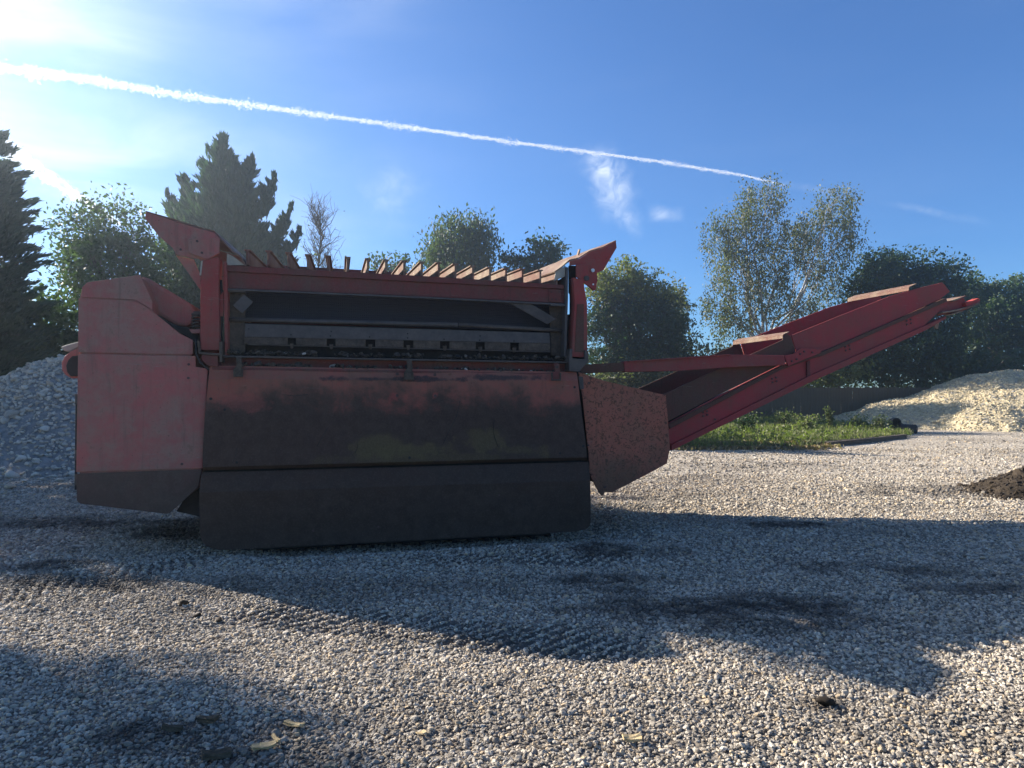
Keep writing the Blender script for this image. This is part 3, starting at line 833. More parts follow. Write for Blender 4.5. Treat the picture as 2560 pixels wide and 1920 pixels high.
plate("post_foot", [(1424, 872), (1431, 872), (1431, 896), (1461, 898), (1463, 875), (1471, 878), (1471, 905), (1459, 916), (1448, 930), (1423, 928)], -0.02, 0.2, GREY_D)
plate("post_fill_plate", [(1422, 664), (1442, 664), (1440, 735), (1428, 738), (1422, 732)], 0.2, 0.02, BLACK)  # black plates filling the gap beside the post
plate("post_fill_plate", [(1419, 786), (1436, 784), (1456, 890), (1456, 905), (1418, 905)], 0.2, 0.02, BLACK)
tube("hose", [L(552, 700, .1), L(556, 760, .12), L(553, 830, .1), L(556, 880, .1)], 0.012, RUBBER)
tube("hose", [L(490, 850, .02), L(491, 885, .0), L(500, 905, -.01), L(522, 925, .0)], 0.009, RUBBER)
tube("hose", [L(1426, 700, .14), L(1427, 800, .16), L(1424, 880, .14)], 0.016, RUBBER)

# --- tipping grid bars ---------------------------------------------------------
TILT = 0.08
fx = [613, 666, 716, 764.5, 815, 864, 915, 960, 1006, 1050, 1092, 1134, 1177.5, 1221, 1261, 1302, 1346, 1387]
for k, x in enumerate(fx):
    ty = lerp(x, 613, 622.5, 1387, 677)
    p = L(x + 5, ty, 0.12)
    jz = random.uniform(-.006, .006)
    u, z = p.x, p.z + jz
    zb = z - 0.15
    prof = [(u - .03, z), (u + .03, z), (u + .03, z - .012), (u + .011, z - .02), (u + .010, zb), (u - .010, zb), (u - .011, z - .02), (u - .03, z - .012)]
    g = extr("grid_bar", prof, 0.13 + random.uniform(-.012, .012), 1.93, R_BAR, w=0.003, tilt=TILT)
box("grid_cross_tube", L(613, 690, .6).x, L(1387, 720, .6).x, 0.55, 0.62, 2.60, 2.66, R_BAR)

def profile_sheet(name, pxs, v0, v1, th, mat, tilt, parent=root):
    vs = []; nv = 8
    pts = [L(x, y, v0) for x, y in pxs]
    for i in range(nv + 1):
        v = v0 + (v1 - v0) * i / nv
        for p in pts:
            vs.append((p.x, v, p.z + tilt * (v - v0) + 0.02 * float(fbm(np.array(p.x * 3), np.array(v * 2.1), 2))))
    n = len(pts)
    fs = [(i * n + j, (i + 1) * n + j, (i + 1) * n + j + 1, i * n + j + 1) for i in range(nv) for j in range(n - 1)]
    me = bpy.data.meshes.new(name); me.from_pydata(vs, [], fs); me.update()
    o = link(name, me, mat, parent)
    s = o.modifiers.new("thickness", 'SOLIDIFY'); s.thickness = th; s.offset = 0
    return o

# left wing
ws1 = profile_sheet("hopper_wing_sheet", [(364, 528), (430, 548), (495, 568), (535, 578), (550, 594), (581, 627), (600, 640), (614, 664)], 0.09, 1.95, 0.014, R_BAR, TILT)
wing1 = plate("hopper_wing_plate", [(364, 530), (363, 547), (378, 566), (396, 589), (413, 604), (431, 619), (437, 630), (439, 637), (482, 645), (515, 649), (548, 632), (550, 598), (535, 581), (495, 570.5), (430, 551)], 0.06, 0.014, R_HOUSE)
tag(wing1, "upswept faded red wing plate at the left end")
plate("wing_stiffener", [(469, 597), (548, 594), (548, 632), (517, 649), (472, 632)], 0.03, 0.028, R_HOUSE, wing1)
for x, y in ((452, 624), (493, 603), (505, 632)):
    disc("bolt", x, y, 0.03 if x > 460 else .06, .011, .009, BOLT, wing1)
plate("wing_brace", [(439, 638), (484, 648), (503, 694), (501, 725), (459, 666)], 0.10, 0.02, R_HOUSE)
plate("wing_prop", [(503, 652), (507, 652), (503, 688), (498, 688)], 0.02, 0.02, RUB_GREY)
plate("corner_flap", [(567, 633), (582, 640), (614, 663), (566, 663)], 0.12, 0.012, RUB_GREY)
# right wing
ws2 = profile_sheet("hopper_wing_sheet", [(1387, 680), (1405, 668), (1424, 651), (1448, 645), (1475, 628), (1508, 618), (1540, 601.5)], 0.09, 1.95, 0.014, R_BAR, TILT)
wing2 = plate("hopper_wing_plate", [(1540, 602.5), (1542, 619), (1509, 675), (1492.5, 682), (1494, 700), (1490, 724), (1484, 727), (1459, 707), (1440, 692), (1440, 662), (1424, 664), (1424, 653), (1448, 647), (1475, 630), (1508, 620)], 0.06, 0.014, R_BRIGHT)
tag(wing2, "upswept red wing plate with pin holes at the right end")
plate("wing_bracket", [(1441, 662), (1472, 660), (1474, 690), (1480, 706), (1492, 706), (1490, 722), (1484, 724), (1459, 706), (1441, 691)], 0.03, 0.028, R_BRIGHT, wing2)
disc("pivot_pin", 1481, 676.5, 0.055, .020, .02, CHROME, wing2, 14)
disc("pivot_pin", 1465.5, 696, 0.03, .028, .02, GREY_D, wing2, 14)
disc("pivot_pin", 1482.5, 711, 0.03, .010, .006, CHROME, wing2, 10)
plate("corner_flap", [(1389, 676), (1417, 666), (1415, 690), (1386, 702)], 0.10, 0.012, RUB_GREY)
plate("wing_tab", [(1442, 646), (1449, 622), (1452, 622), (1447, 644)], 0.9, 0.06, R_BAR, w=0.002, tilt=0)

# hopper ends and the far side's posts and wing plates
for px_ in (567, 1416):
    e0 = L(px_, 735 if px_ < 900 else 765, .2); e1 = L(px_, 690 if px_ < 900 else 722, .2)
    box("hopper_end", e0.x - .008, e0.x + .008, 0.22, 1.93, 1.75, e1.z + .14, R_RAIL)  # ends added and raised to block stray sun through the hopper
def far_copy(name, pxs, v_ref, v0, th, mat, dz=0.14):
    return extr(name, [(L(x, y, v_ref).x, L(x, y, v_ref).z + dz) for x, y in pxs], v0, v0 + th, mat)
far_copy("hopper_wing_plate", [(364, 530), (363, 547), (396, 589), (431, 619), (439, 637), (515, 649), (548, 632), (550, 598), (535, 581), (430, 551)], .06, 1.95, .014, R_HOUSE)
far_copy("wing_brace", [(439, 638), (484, 648), (503, 694), (501, 725), (459, 666)], .06, 1.92, .02, R_HOUSE)
far_copy("hopper_wing_plate", [(1540, 602.5), (1542, 619), (1509, 675), (1490, 724), (1459, 707), (1440, 692), (1424, 653), (1475, 630)], .06, 1.95, .014, R_BRIGHT)
far_copy("corner_post", [(506, 652), (548, 642), (549, 876), (500, 875)], .02, 1.9, .16, R_BRIGHT, 0)
far_copy("corner_post", [(1433, 693), (1458, 700), (1469, 886), (1430, 892)], .02, 1.9, .16, R_BRIGHT, 0)
far_copy("upper_skirt_panel", [(524, 914), (1441, 930), (1466, 1143), (506, 1168)], .0, 2.12, .012, R_SKIRT, 0)
far_copy("lower_skirt_panel", [(503, 1184), (1472, 1158), (1477, 1310), (1440, 1329), (548, 1375), (500, 1338)], .0, 2.14, .012, R_SKIRT_LOW, 0)
# cracks and gouges in the skirt
for pth in ([(1150, 1002), (1142, 1040), (1120, 1082), (1108, 1110)], [(1237, 1040), (1233, 1070), (1236, 1092), (1246, 1118)], [(592, 1120), (589, 1138), (582, 1158)], [(893, 1104), (894, 1118), (888, 1132)], [(820, 1068), (806, 1092), (792, 1116)], [(700, 985), (735, 990), (770, 986)]):
    tube("gouge", [L(x, y, -.0015) for x, y in pth], 0.0025, BLACK, upper, 5)

# --- discharge conveyor --------------------------------------------------------
VN, VFAR = 0.50, 1.55
def uz(pxs, v=VN): return [(L(x, y, v).x, L(x, y, v).z) for x, y in pxs]
beam_lo = [(1664, 1062), (1800, 988), (1947, 915), (2018, 889), (2022, 940), (1800, 1050), (1676, 1112)]
beam_hi = [(2018, 896), (2052, 882), (2361, 747), (2368, 760), (2310, 815), (2022, 940)]
wall_lo = [(1660, 985), (1861, 893), (1956.5, 850), (1963.5, 832), (1977, 841), (1989, 876), (1989, 893), (1947, 914), (1800, 985), (1664, 1057)]
wall_hi = [(1979, 838), (2100, 789), (2223, 741), (2277, 726), (2293, 721), (2355.6, 706), (2362, 712), (2375, 729), (2350, 748), (2200, 817), (2052, 880), (1992, 892), (1990, 876)]
beams = extr("conveyor_frame", uz(beam_hi), VN, VN + 0.03, R_CONV)
extr("frame_beam", uz(beam_lo), VN, VN + 0.03, R_CONV, beams)
extr("frame_beam", uz(beam_hi), VFAR, VFAR + 0.03, R_CONV, beams)
extr("frame_beam", uz(beam_lo), VFAR, VFAR + 0.03, R_CONV, beams)
for v in (VN - 0.03, VFAR + .04):
    extr("beam_flange", uz([(1668, 1061), (1947, 916), (2020, 890), (2052, 880), (2361, 746), (2364, 754), (2052, 890), (2020, 899), (1947, 926), (1672, 1072)]), v, v + 0.10, R_CONV_DUSTY, beams)
    extr("beam_flange", uz([(1676, 1112), (2022, 939), (2310, 814), (2361, 791), (2361, 797), (2310, 826), (2022, 956), (1676, 1126)]), v, v + 0.10, R_CONV, beams)
    extr("side_wall", uz(wall_lo), v + .03, v + .045, R_CONV_DUSTY, beams)
    extr("side_wall", uz(wall_hi), v + .03, v + .045, R_CONV, beams)
extr("shadow_end_plate", uz([(2014, 905), (2022, 901), (2023, 938), (2015, 942)]), VN - .026, VN - .002, R_RAIL, beams)  # darker plate paints the shade at the channel's gap end
# belt and rollers between the walls
extr("belt", uz([(1664, 1050), (2052, 876), (2361, 741), (2361, 746), (2052, 882), (1664, 1057)]), VN + .05, VFAR - .02, RUBBER, beams, w=0)
extr("belt", uz([(1676, 1098), (2022, 926), (2310, 800), (2310, 806), (2022, 932), (1676, 1104)]), VN + .05, VFAR - .02, RUBBER, beams, w=0)
# cross plates that catch the sun
def cross(pa, pb, name, mat):
    a, b_ = L(*pa, VN), L(*pb, VN)
    extr(name, [(a.x, a.z), (b_.x, b_.z), (b_.x, b_.z + .012), (a.x, a.z + .012)], VN - 0.01, VFAR + .06, mat, beams, w=0.003)
    extr("cross_plate_edge", [(a.x - .006, a.z - .04), (a.x + .006, a.z - .04), (a.x + .006, a.z - .001), (a.x - .006, a.z - .001)], VN - 0.006, VFAR + .055, mat, beams, w=0.002)
cross((1957, 838), (1972, 831), "cross_plate", R_BAR)
cross((2272, 719), (2290, 711), "cross_plate", R_BAR)
for x, y in ((1935, 951), (2118, 871), (2271, 806), (1762, 1035)):
    for dx, dy in ((-5, -4), (5, -7), (-4, 5), (6, 2)):
        disc("bolt", x + dx, y + dy, VN - .0, .012, .010, BOLT, beams, 8)
for x, y in ((1787, 1048), (1845, 1035)):
    disc("bolt", x, y, VN, .012, .010, BOLT, beams, 8)
# head end
extr("head_plate", uz([(2352, 757), (2380, 752), (2415, 742), (2422, 756), (2450, 750), (2446, 762), (2420, 773), (2390, 782), (2352, 788), (2346, 775)]), VN + .04, VN + .06, R_BRIGHT, beams)
extr("head_plate", uz([(2352, 757), (2380, 752), (2415, 742), (2422, 756), (2450, 750), (2446, 762), (2420, 773), (2390, 782), (2352, 788), (2346, 775)]), VFAR - .06, VFAR - .04, R_BRIGHT, beams)
hd = L(2408, 764, VN)
def cyl_v(name, u, z, r, v0, v1, mat, parent, seg=18):
    return extr(name, [(u + r * math.cos(2 * math.pi * k / seg), z + r * math.sin(2 * math.pi * k / seg)) for k in range(seg)], v0, v1, mat, parent, 0)
cyl_v("head_drum", hd.x, hd.z, 0.075, VN + .07, VFAR - .07, RUBBER, beams)
extr("head_cap", uz([(2411, 756), (2430, 752), (2446, 745), (2450, 752), (2436, 761), (2416, 768)]), VN - .01, VN + .10, TIP, beams, w=0.006)
extr("guard_strip", uz([(2350, 780), (2380, 776), (2415, 767), (2444, 756), (2444, 759), (2415, 771), (2380, 780), (2350, 784)]), VN - .04, VN + .08, R_BAR, beams)
extr("guard_strip", uz([(2374, 785), (2405, 776), (2407, 778), (2376, 788)]), VN - .02, VN + .08, R_BAR, beams)
extr("guard_strip", uz([(2378, 751), (2414, 739), (2416, 741), (2382, 754)]), VN - .01, VFAR, R_BAR, beams)
extr("under_bracket", uz([(2338, 806), (2352, 800), (2349, 821), (2342, 821)]), VN + .02, VN + .04, R_BAR, beams)
extr("under_guard", uz([(2290, 826), (2340, 806), (2338, 814), (2296, 832)]), VN + .02, VN + .5, R_CONV_DUSTY, beams)
# strut to the screen box
strut = plate("conveyor_strut", [(1560, 903), (1827, 886), (1961, 888), (1963.5, 913), (1830, 918), (1697, 927), (1562, 930)], 0.36, 0.09, R_BRIGHT, w=0.006)
plate("strut_sleeve", [(1446, 912), (1572, 905), (1573, 928), (1450, 934)], 0.372, 0.066, R_CONV_DUSTY, strut, w=0.005)
plate("strut_cap", [(1572, 902.2), (1700, 893.5), (1827, 885), (1827, 888), (1700, 897), (1572, 905)], 0.33, 0.14, R_BRIGHT, strut)
bp = plate("strut_bracket", [(1961, 888.5), (1984, 885), (2002, 870), (2052, 872.5), (2052, 882), (2010, 899), (1970.5, 915)], 0.42, 0.02, R_CONV, strut)
for x, y in ((1979, 903), (1991, 898), (2000, 885), (2010, 879), (2030, 881)):
    disc("bolt", x, y, 0.42, .012, .012, BOLT, bp, 8)

# gravel lying on the ledges of the machine
def ledge_gravel(name, label, x0, y0, x1, y1, v0, v1, n, size, seed):
    r = np.random.default_rng(seed)
    pts = []; sc = []
    for i in range(n):
        s = r.random(); v = r.uniform(v0, v1)
        if vnoise(np.array(s * 23.0 + seed), np.array(0.5)) < 0.28: continue
        p = L(x0 + (x1 - x0) * s, y0 + (y1 - y0) * s, (v0 + v1) / 2)
        k = size * math.exp(r.normal(0, .35))
        X = OX + p.x * CU - v * SU; Y = OY + p.x * SU + v * CU
        pts.append((X, Y, p.z + k * 0.25 + r.random() ** 2 * 0.03)); sc.append(k)
    o = instancer(name, pts, sc, LEDGE_M, 5)
    tag(o, label, "gravel", kind="stuff")
LEDGE_M = stone_mat("ledge_stone", (0.035, 0.029, 0.024), (0.115, 0.095, 0.075), (0.50, 0.46, 0.40), 0.03, scale=30)
ledge_gravel("gravel_on_upper_ledge", "muddy gravel lying on the machine's upper ledge", 570, 887, 1412, 902, 0.06, 0.34, 620, 0.030, 11)
ledge_gravel("gravel_on_lower_ledge", "muddy gravel caught in the channel above the skirt", 600, 917, 1430, 934, 0.035, 0.12, 420, 0.027, 12)

# ------------------------------------------------------------------ heaps
STONE_L = stone_mat("heap_cobble", (0.40, 0.335, 0.26), (0.74, 0.64, 0.50), (0.54, 0.42, 0.29), 0.2, scale=9)
STONE_R = stone_mat("heap_limestone", (0.40, 0.32, 0.19), (0.72, 0.60, 0.38), (0.34, 0.31, 0.26), 0.2, scale=9)
CLOD = stone_mat("soil_clod", (0.022, 0.015, 0.009), (0.062, 0.043, 0.026), (0.05, 0.035, 0.02), 0.2, scale=18)
HEAP_L = simple_mat("cobble_heap_bed", (0.16, 0.145, 0.125), (0.36, 0.33, 0.29), 5, 0.9, 0.8, 0.06)
HEAP_R = simple_mat("limestone_heap_bed", (0.32, 0.27, 0.19), (0.62, 0.50, 0.30), 1.3, 0.9, 1.0, 0.05)
HEAP_D = simple_mat("brown_soil", (0.020, 0.014, 0.008), (0.060, 0.042, 0.025), 6, 0.95, 1.0, 0.05)

def heap(name, label, cat, loc, fn, rx, ry, mat, n=70):
    root_ = empty(name, loc)
    tag(root_, label, cat)
    g = np.linspace(-1.15, 1.15, n)
    X_, Y_ = np.meshgrid(g * rx, g * ry)
    Z_ = fn(X_, Y_)
    idx = np.arange(n * n).reshape(n, n)
    fs = np.stack([idx[:-1, :-1], idx[:-1, 1:], idx[1:, 1:], idx[1:, :-1]], -1).reshape(-1, 4)
    me = mesh_np(name + "_bed", np.stack([X_, Y_, Z_], -1).reshape(-1, 3), fs, 4)
    smooth(me)
    link("heap_bed", me, mat, root_)
    return root_

def cone(H, p=1.0, round_=0.12, nz=0.15, ns=1.0, sd=0):
    def f(x, y, rx, ry):
        r = np.sqrt((x / rx) ** 2 + (y / ry) ** 2)
        r = np.sqrt(r * r + round_ ** 2) - round_ * 0.5
        return H * (1 - r) + nz * fbm(x * ns + sd, y * ns + sd * 2, 4)
    return f

def rock_meshes(name, mat, n=6, jag=0.33, flat=0.66):
    out = []
    for k in range(n):
        bmx = bmesh.new()
        bmesh.ops.create_icosphere(bmx, subdivisions=2, radius=0.5)
        r = random.Random(k * 13 + 5)
        ph = [r.uniform(0, 6.28) for _ in range(6)]
        for v in bmx.verts:
            c = v.co.normalized()
            d = 1 + jag * (0.5 * math.sin(3.1 * c.x + ph[0]) * math.cos(2.7 * c.y + ph[1]) + 0.4 * math.sin(4.3 * c.z + ph[2] + 2 * c.x) + 0.25 * math.sin(6 * c.y + ph[3]))
            v.co = Vector((c.x * d * .5 * r.uniform(.97, 1.03) * 1.1, c.y * d * .5 * (0.8 + .1 * math.sin(k)), c.z * d * .5 * flat))
        me = bpy.data.meshes.new(name); bmx.to_mesh(me); bmx.free()
        smooth(me); me.materials.append(mat)
        out.append(me)
    return out

# left: cobbles
LX, LY = -10.6, 17.0
fL0 = cone(2.75, nz=0.35, ns=0.9, sd=3)
fL = lambda x, y: fL0(x, y, 5.4, 4.4)
heapL = heap("cobble_heap", "heap of pale grey cobbles behind the left end of the machine", "stone heap", (LX, LY, 0), fL, 5.4, 4.4, HEAP_L)
r = np.random.default_rng(21)
hx = r.uniform(-5.6, 5.6, 16000); hy = r.uniform(-4.7, 3.0, 16000)
hz = fL(hx, hy)
ok = (hz > -0.03) & (hx < 3.5)
hx, hy, hz = hx[ok], hy[ok], hz[ok]
hs = 0.060 * np.exp(r.normal(0, .36, len(hx)))
big = r.random(len(hx)) < 0.03
hs = np.where(big, hs * 1.6, hs)
wx, wy = hx + LX, hy + LY
ppx = HX + F * wx / wy; ppy = HY - F * (hz - CZ) / wy
seen = (ppx > -5) & (ppx < 192) & (hy < 0.5)
cand = np.where(seen)[0]
cand = cand[np.argsort(-(hs[cand] / wy[cand]))]
pick = cand[:300]
rocks = rock_meshes("cobble", STONE_L)
for q, i in enumerate(pick):
    o = link("stone", rocks[q % 6], None, heapL)
    o.location = (hx[i], hy[i], max(hz[i], 0) + hs[i] * 0.22)
    o.scale = (hs[i],) * 3
    o.rotation_euler = (r.uniform(-.6, .6), r.uniform(-.6, .6), r.uniform(0, 6.28))
restm = np.ones(len(hx), bool); restm[pick] = False
hzr = np.maximum(hz[restm], 0)
so = instancer("stone_mass", np.stack([hx[restm], hy[restm], hzr + hs[restm] * .15], -1), hs[restm], STONE_L, 6, parent=heapL, flat=0.68)
so['kind'] = 'stuff'
# stray cobbles at the foot
for q, (px, py, s) in enumerate(((24, 1222, .16), (60, 1205, .1), (105, 1200, .09), (150, 1203, .11))):
    p = G(px, py)
    o = link("cobble", rocks[q % 6], None)
    o.location = (p.x, p.y, s * .25); o.scale = (s, s, s * .8); o.rotation_euler = (0, .1, q * 1.3)
    tag(o, ["largest pale cobble strayed onto the yard at the left edge", "small stray cobble next to the heap's foot, second from the left edge", "small stray cobble at the heap's foot, third from the left edge", "small stray cobble at the heap's foot nearest the machine"][q], "stone", "stray cobbles")

# right: limestone gravel heap
RX_, RY_ = 25.8, 35.5
def fR(x, y):
    a = cone(3.05, nz=1.0, ns=0.6, sd=5, round_=0.22)(x, y, 8.8, 7.6)
    b_ = cone(1.85, nz=0.75, ns=0.9, sd=9, round_=0.2)(x - 3.2, y + 3.6, 5.2, 3.6)
    c_ = cone(1.25, nz=0.6, ns=1.0, sd=2, round_=0.2)(x + 4.0, y + 3.0, 3.6, 3.0)
    return np.maximum(np.maximum(a, b_), c_)
heapR = heap("gravel_heap", "large heap of pale yellowish limestone gravel by the fence", "gravel heap", (RX_, RY_, 0), fR, 8.8, 8.2, HEAP_R, 110)
hx = r.uniform(-9, 6.5, 26000); hy = r.uniform(-8.2, 2.5, 26000); hz = fR(hx, hy); ok = hz > -0.02
hx, hy, hz = hx[ok], hy[ok], hz[ok]
hs = 0.07 * np.exp(r.normal(0, .4, len(hx)))
so = instancer("stone_mass", np.stack([hx, hy, hz], -1), hs, STONE_R, 6, parent=heapR)
so['kind'] = 'stuff'

# dark soil heap
DX, DY = 8.1, 10.6
fD = lambda x, y: cone(0.47, nz=0.18, ns=3.0, sd=4, round_=0.25)(x, y, 0.85, 0.8)
heapD = heap("soil_heap", "small heap of crumbly dark brown soil at the right edge", "soil heap", (DX, DY, 0), fD, 0.95, 0.8, HEAP_D, 60)
a = r.uniform(0, 6.283, 1500); q = np.sqrt(r.uniform(0, 1.6, 1500))
hx = np.cos(a) * q * .95; hy = np.sin(a) * q * .8; hz = np.maximum(fD(hx, hy), 0)
so = instancer("soil_clods", np.stack([hx, hy, hz], -1), 0.035 * np.exp(r.normal(0, .45, len(hx))), CLOD, 6, parent=heapD)
so['kind'] = 'stuff'

# ------------------------------------------------------------------ fence
WOOD = simple_mat("weathered_fence_wood", (0.075, 0.054, 0.032), (0.14, 0.105, 0.063), 3, 0.85, 0.4, 0.01, (6, 6, 0.5))
fence = empty("board_fence", W(640, 1067, 37) * 1.0)
fence.location.z = 0
tag(fence, "weathered brown close-board fence under the trees", "fence")
bm_ = bmesh.new(); bmesh.ops.create_cube(bm_, size=1.0)
bmesh.ops.scale(bm_, vec=(0.148, 0.022, 1.0), verts=bm_.verts)
board_me = bpy.data.meshes.new("fence_board"); bm_.to_mesh(board_me); bm_.free(); board_me.materials.append(WOOD)
x_end = (2330 - HX) / F * 37 - fence.location.x
nb_ = int(x_end / 0.155)
for k in range(nb_):
    o = link("fence_board", board_me, None, fence)
    hgt = 1.98 + random.uniform(-.02, .02)
    o.scale = (1, 1, hgt)
    o.location = (k * 0.155, random.uniform(-.008, .008), hgt / 2 - 0.02)
    o.rotation_euler = (0, random.uniform(-.006, .006), 0)
for k in range(int(x_end / 1.86) + 1):
    o = link("fence_post", board_me, None, fence)
    o.scale = (0.8, 5, 2.05); o.location = (k * 1.86 + .03, 0.10, 1.02)
for z in (0.45, 1.5):
    o = link("fence_rail", board_me, None, fence)
    o.scale = (x_end / 0.148, 2.4, 0.09); o.location = (x_end / 2, 0.04, z)

# ------------------------------------------------------------------ trees
BARK = simple_mat("bark_grey_brown", (0.05, 0.042, 0.034), (0.12, 0.10, 0.08), 5, 0.9, 0.7, 0.03, (3, 3, 0.6))
BARK_B = simple_mat("birch_bark", (0.20, 0.18, 0.15), (0.52, 0.50, 0.45), 5, 0.8, 0.3, 0.01, (1, 1, 2.5))
LEAF = dict(
    pale=leaf_mat("leaf_pale_green", (0.045, 0.072, 0.028), (0.095, 0.125, 0.055), None, 0.40),
    dark=leaf_mat("leaf_dark_green", (0.019, 0.036, 0.016), (0.052, 0.080, 0.030), None, 0.32),
    yellow=leaf_mat("leaf_sunlit_yellow_green", (0.11, 0.12, 0.030), (0.23, 0.21, 0.065), None, 0.40),  # sunlit colour for a crown top
    birch=leaf_mat("leaf_birch_autumn", (0.085, 0.092, 0.046), (0.18, 0.17, 0.085), (0.24, 0.19, 0.07), 0.36),
    willow=leaf_mat("leaf_willow", (0.050, 0.070, 0.034), (0.11, 0.125, 0.060), None, 0.40),
    conifer=leaf_mat("needles_blue_green", (0.024, 0.050, 0.036), (0.066, 0.105, 0.066), None, 0.28),
    bright=leaf_mat("leaf_bright_green", (0.10, 0.118, 0.038), (0.205, 0.205, 0.08), None, 0.48),
    grass=leaf_mat("grass_green", (0.105, 0.122, 0.048), (0.215, 0.21, 0.105), (0.32, 0.27, 0.15), 0.48),
    drygrass=leaf_mat("dry_leaf_litter", (0.14, 0.09, 0.045), (0.32, 0.23, 0.12), (0.22, 0.20, 0.07), 0.25),
)

def leaves_mesh(name, C, size, rng, elong=1.7, axis=None, axis_k=0.0, mat=None, parent=None):
    """one rhombic leaf face per point of C (n,3)"""
    n = len(C)
    d = rng.normal(size=(n, 3))
    if axis is not None:
        d = d * (1 - axis_k) + axis * axis_k * 2.0
    d /= np.linalg.norm(d, axis=1, keepdims=True) + 1e-9
    e = np.cross(d, rng.normal(size=(n, 3)))
    e /= np.linalg.norm(e, axis=1, keepdims=True) + 1e-9
    s = (size * np.exp(rng.normal(0, .25, n)))[:, None]
    a = C - d * s * elong * .5; b = C + e * s * .5 - d * s * .1; c = C + d * s * elong * .5; dd = C - e * s * .5 - d * s * .1
    v = np.stack([a, b, c, dd], 1).reshape(-1, 3)
    f = np.arange(n * 4).reshape(n, 4)
    me = mesh_np(name, v, f, 4)
    return link(name, me, mat, parent)

def limb(vs, fs, p0, p1, r0, r1, rng, seg=5, bends=4, wob=0.06):
    p0 = np.array(p0, float); p1 = np.array(p1, float)
    Ln = np.linalg.norm(p1 - p0)
    pts = [p0 + (p1 - p0) * k / bends + (rng.normal(size=3) * wob * Ln * (0 < k < bends)) + np.array([0, 0, 0.10 * Ln * math.sin(math.pi * k / bends) * (abs(p1[2] - p0[2]) < Ln * .8)]) for k in range(bends + 1)]
    base = len(vs)
    for k, p in enumerate(pts):
        d = pts[min(k + 1, bends)] - pts[max(k - 1, 0)]
        d = d / (np.linalg.norm(d) + 1e-9)
        a = np.cross(d, [0.3, 0.9, 0.2]); a /= np.linalg.norm(a) + 1e-9
        b = np.cross(d, a)
        rr = r0 + (r1 - r0) * k / bends
        for j in range(seg):
            t = 2 * math.pi * j / seg
            vs.append(p + (a * math.cos(t) + b * math.sin(t)) * rr)
    for k in range(bends):
        for j in range(seg):
            j2 = (j + 1) % seg
            fs.append((base + k * seg + j, base + k * seg + j2, base + (k + 1) * seg + j2, base + (k + 1) * seg + j))
    return pts

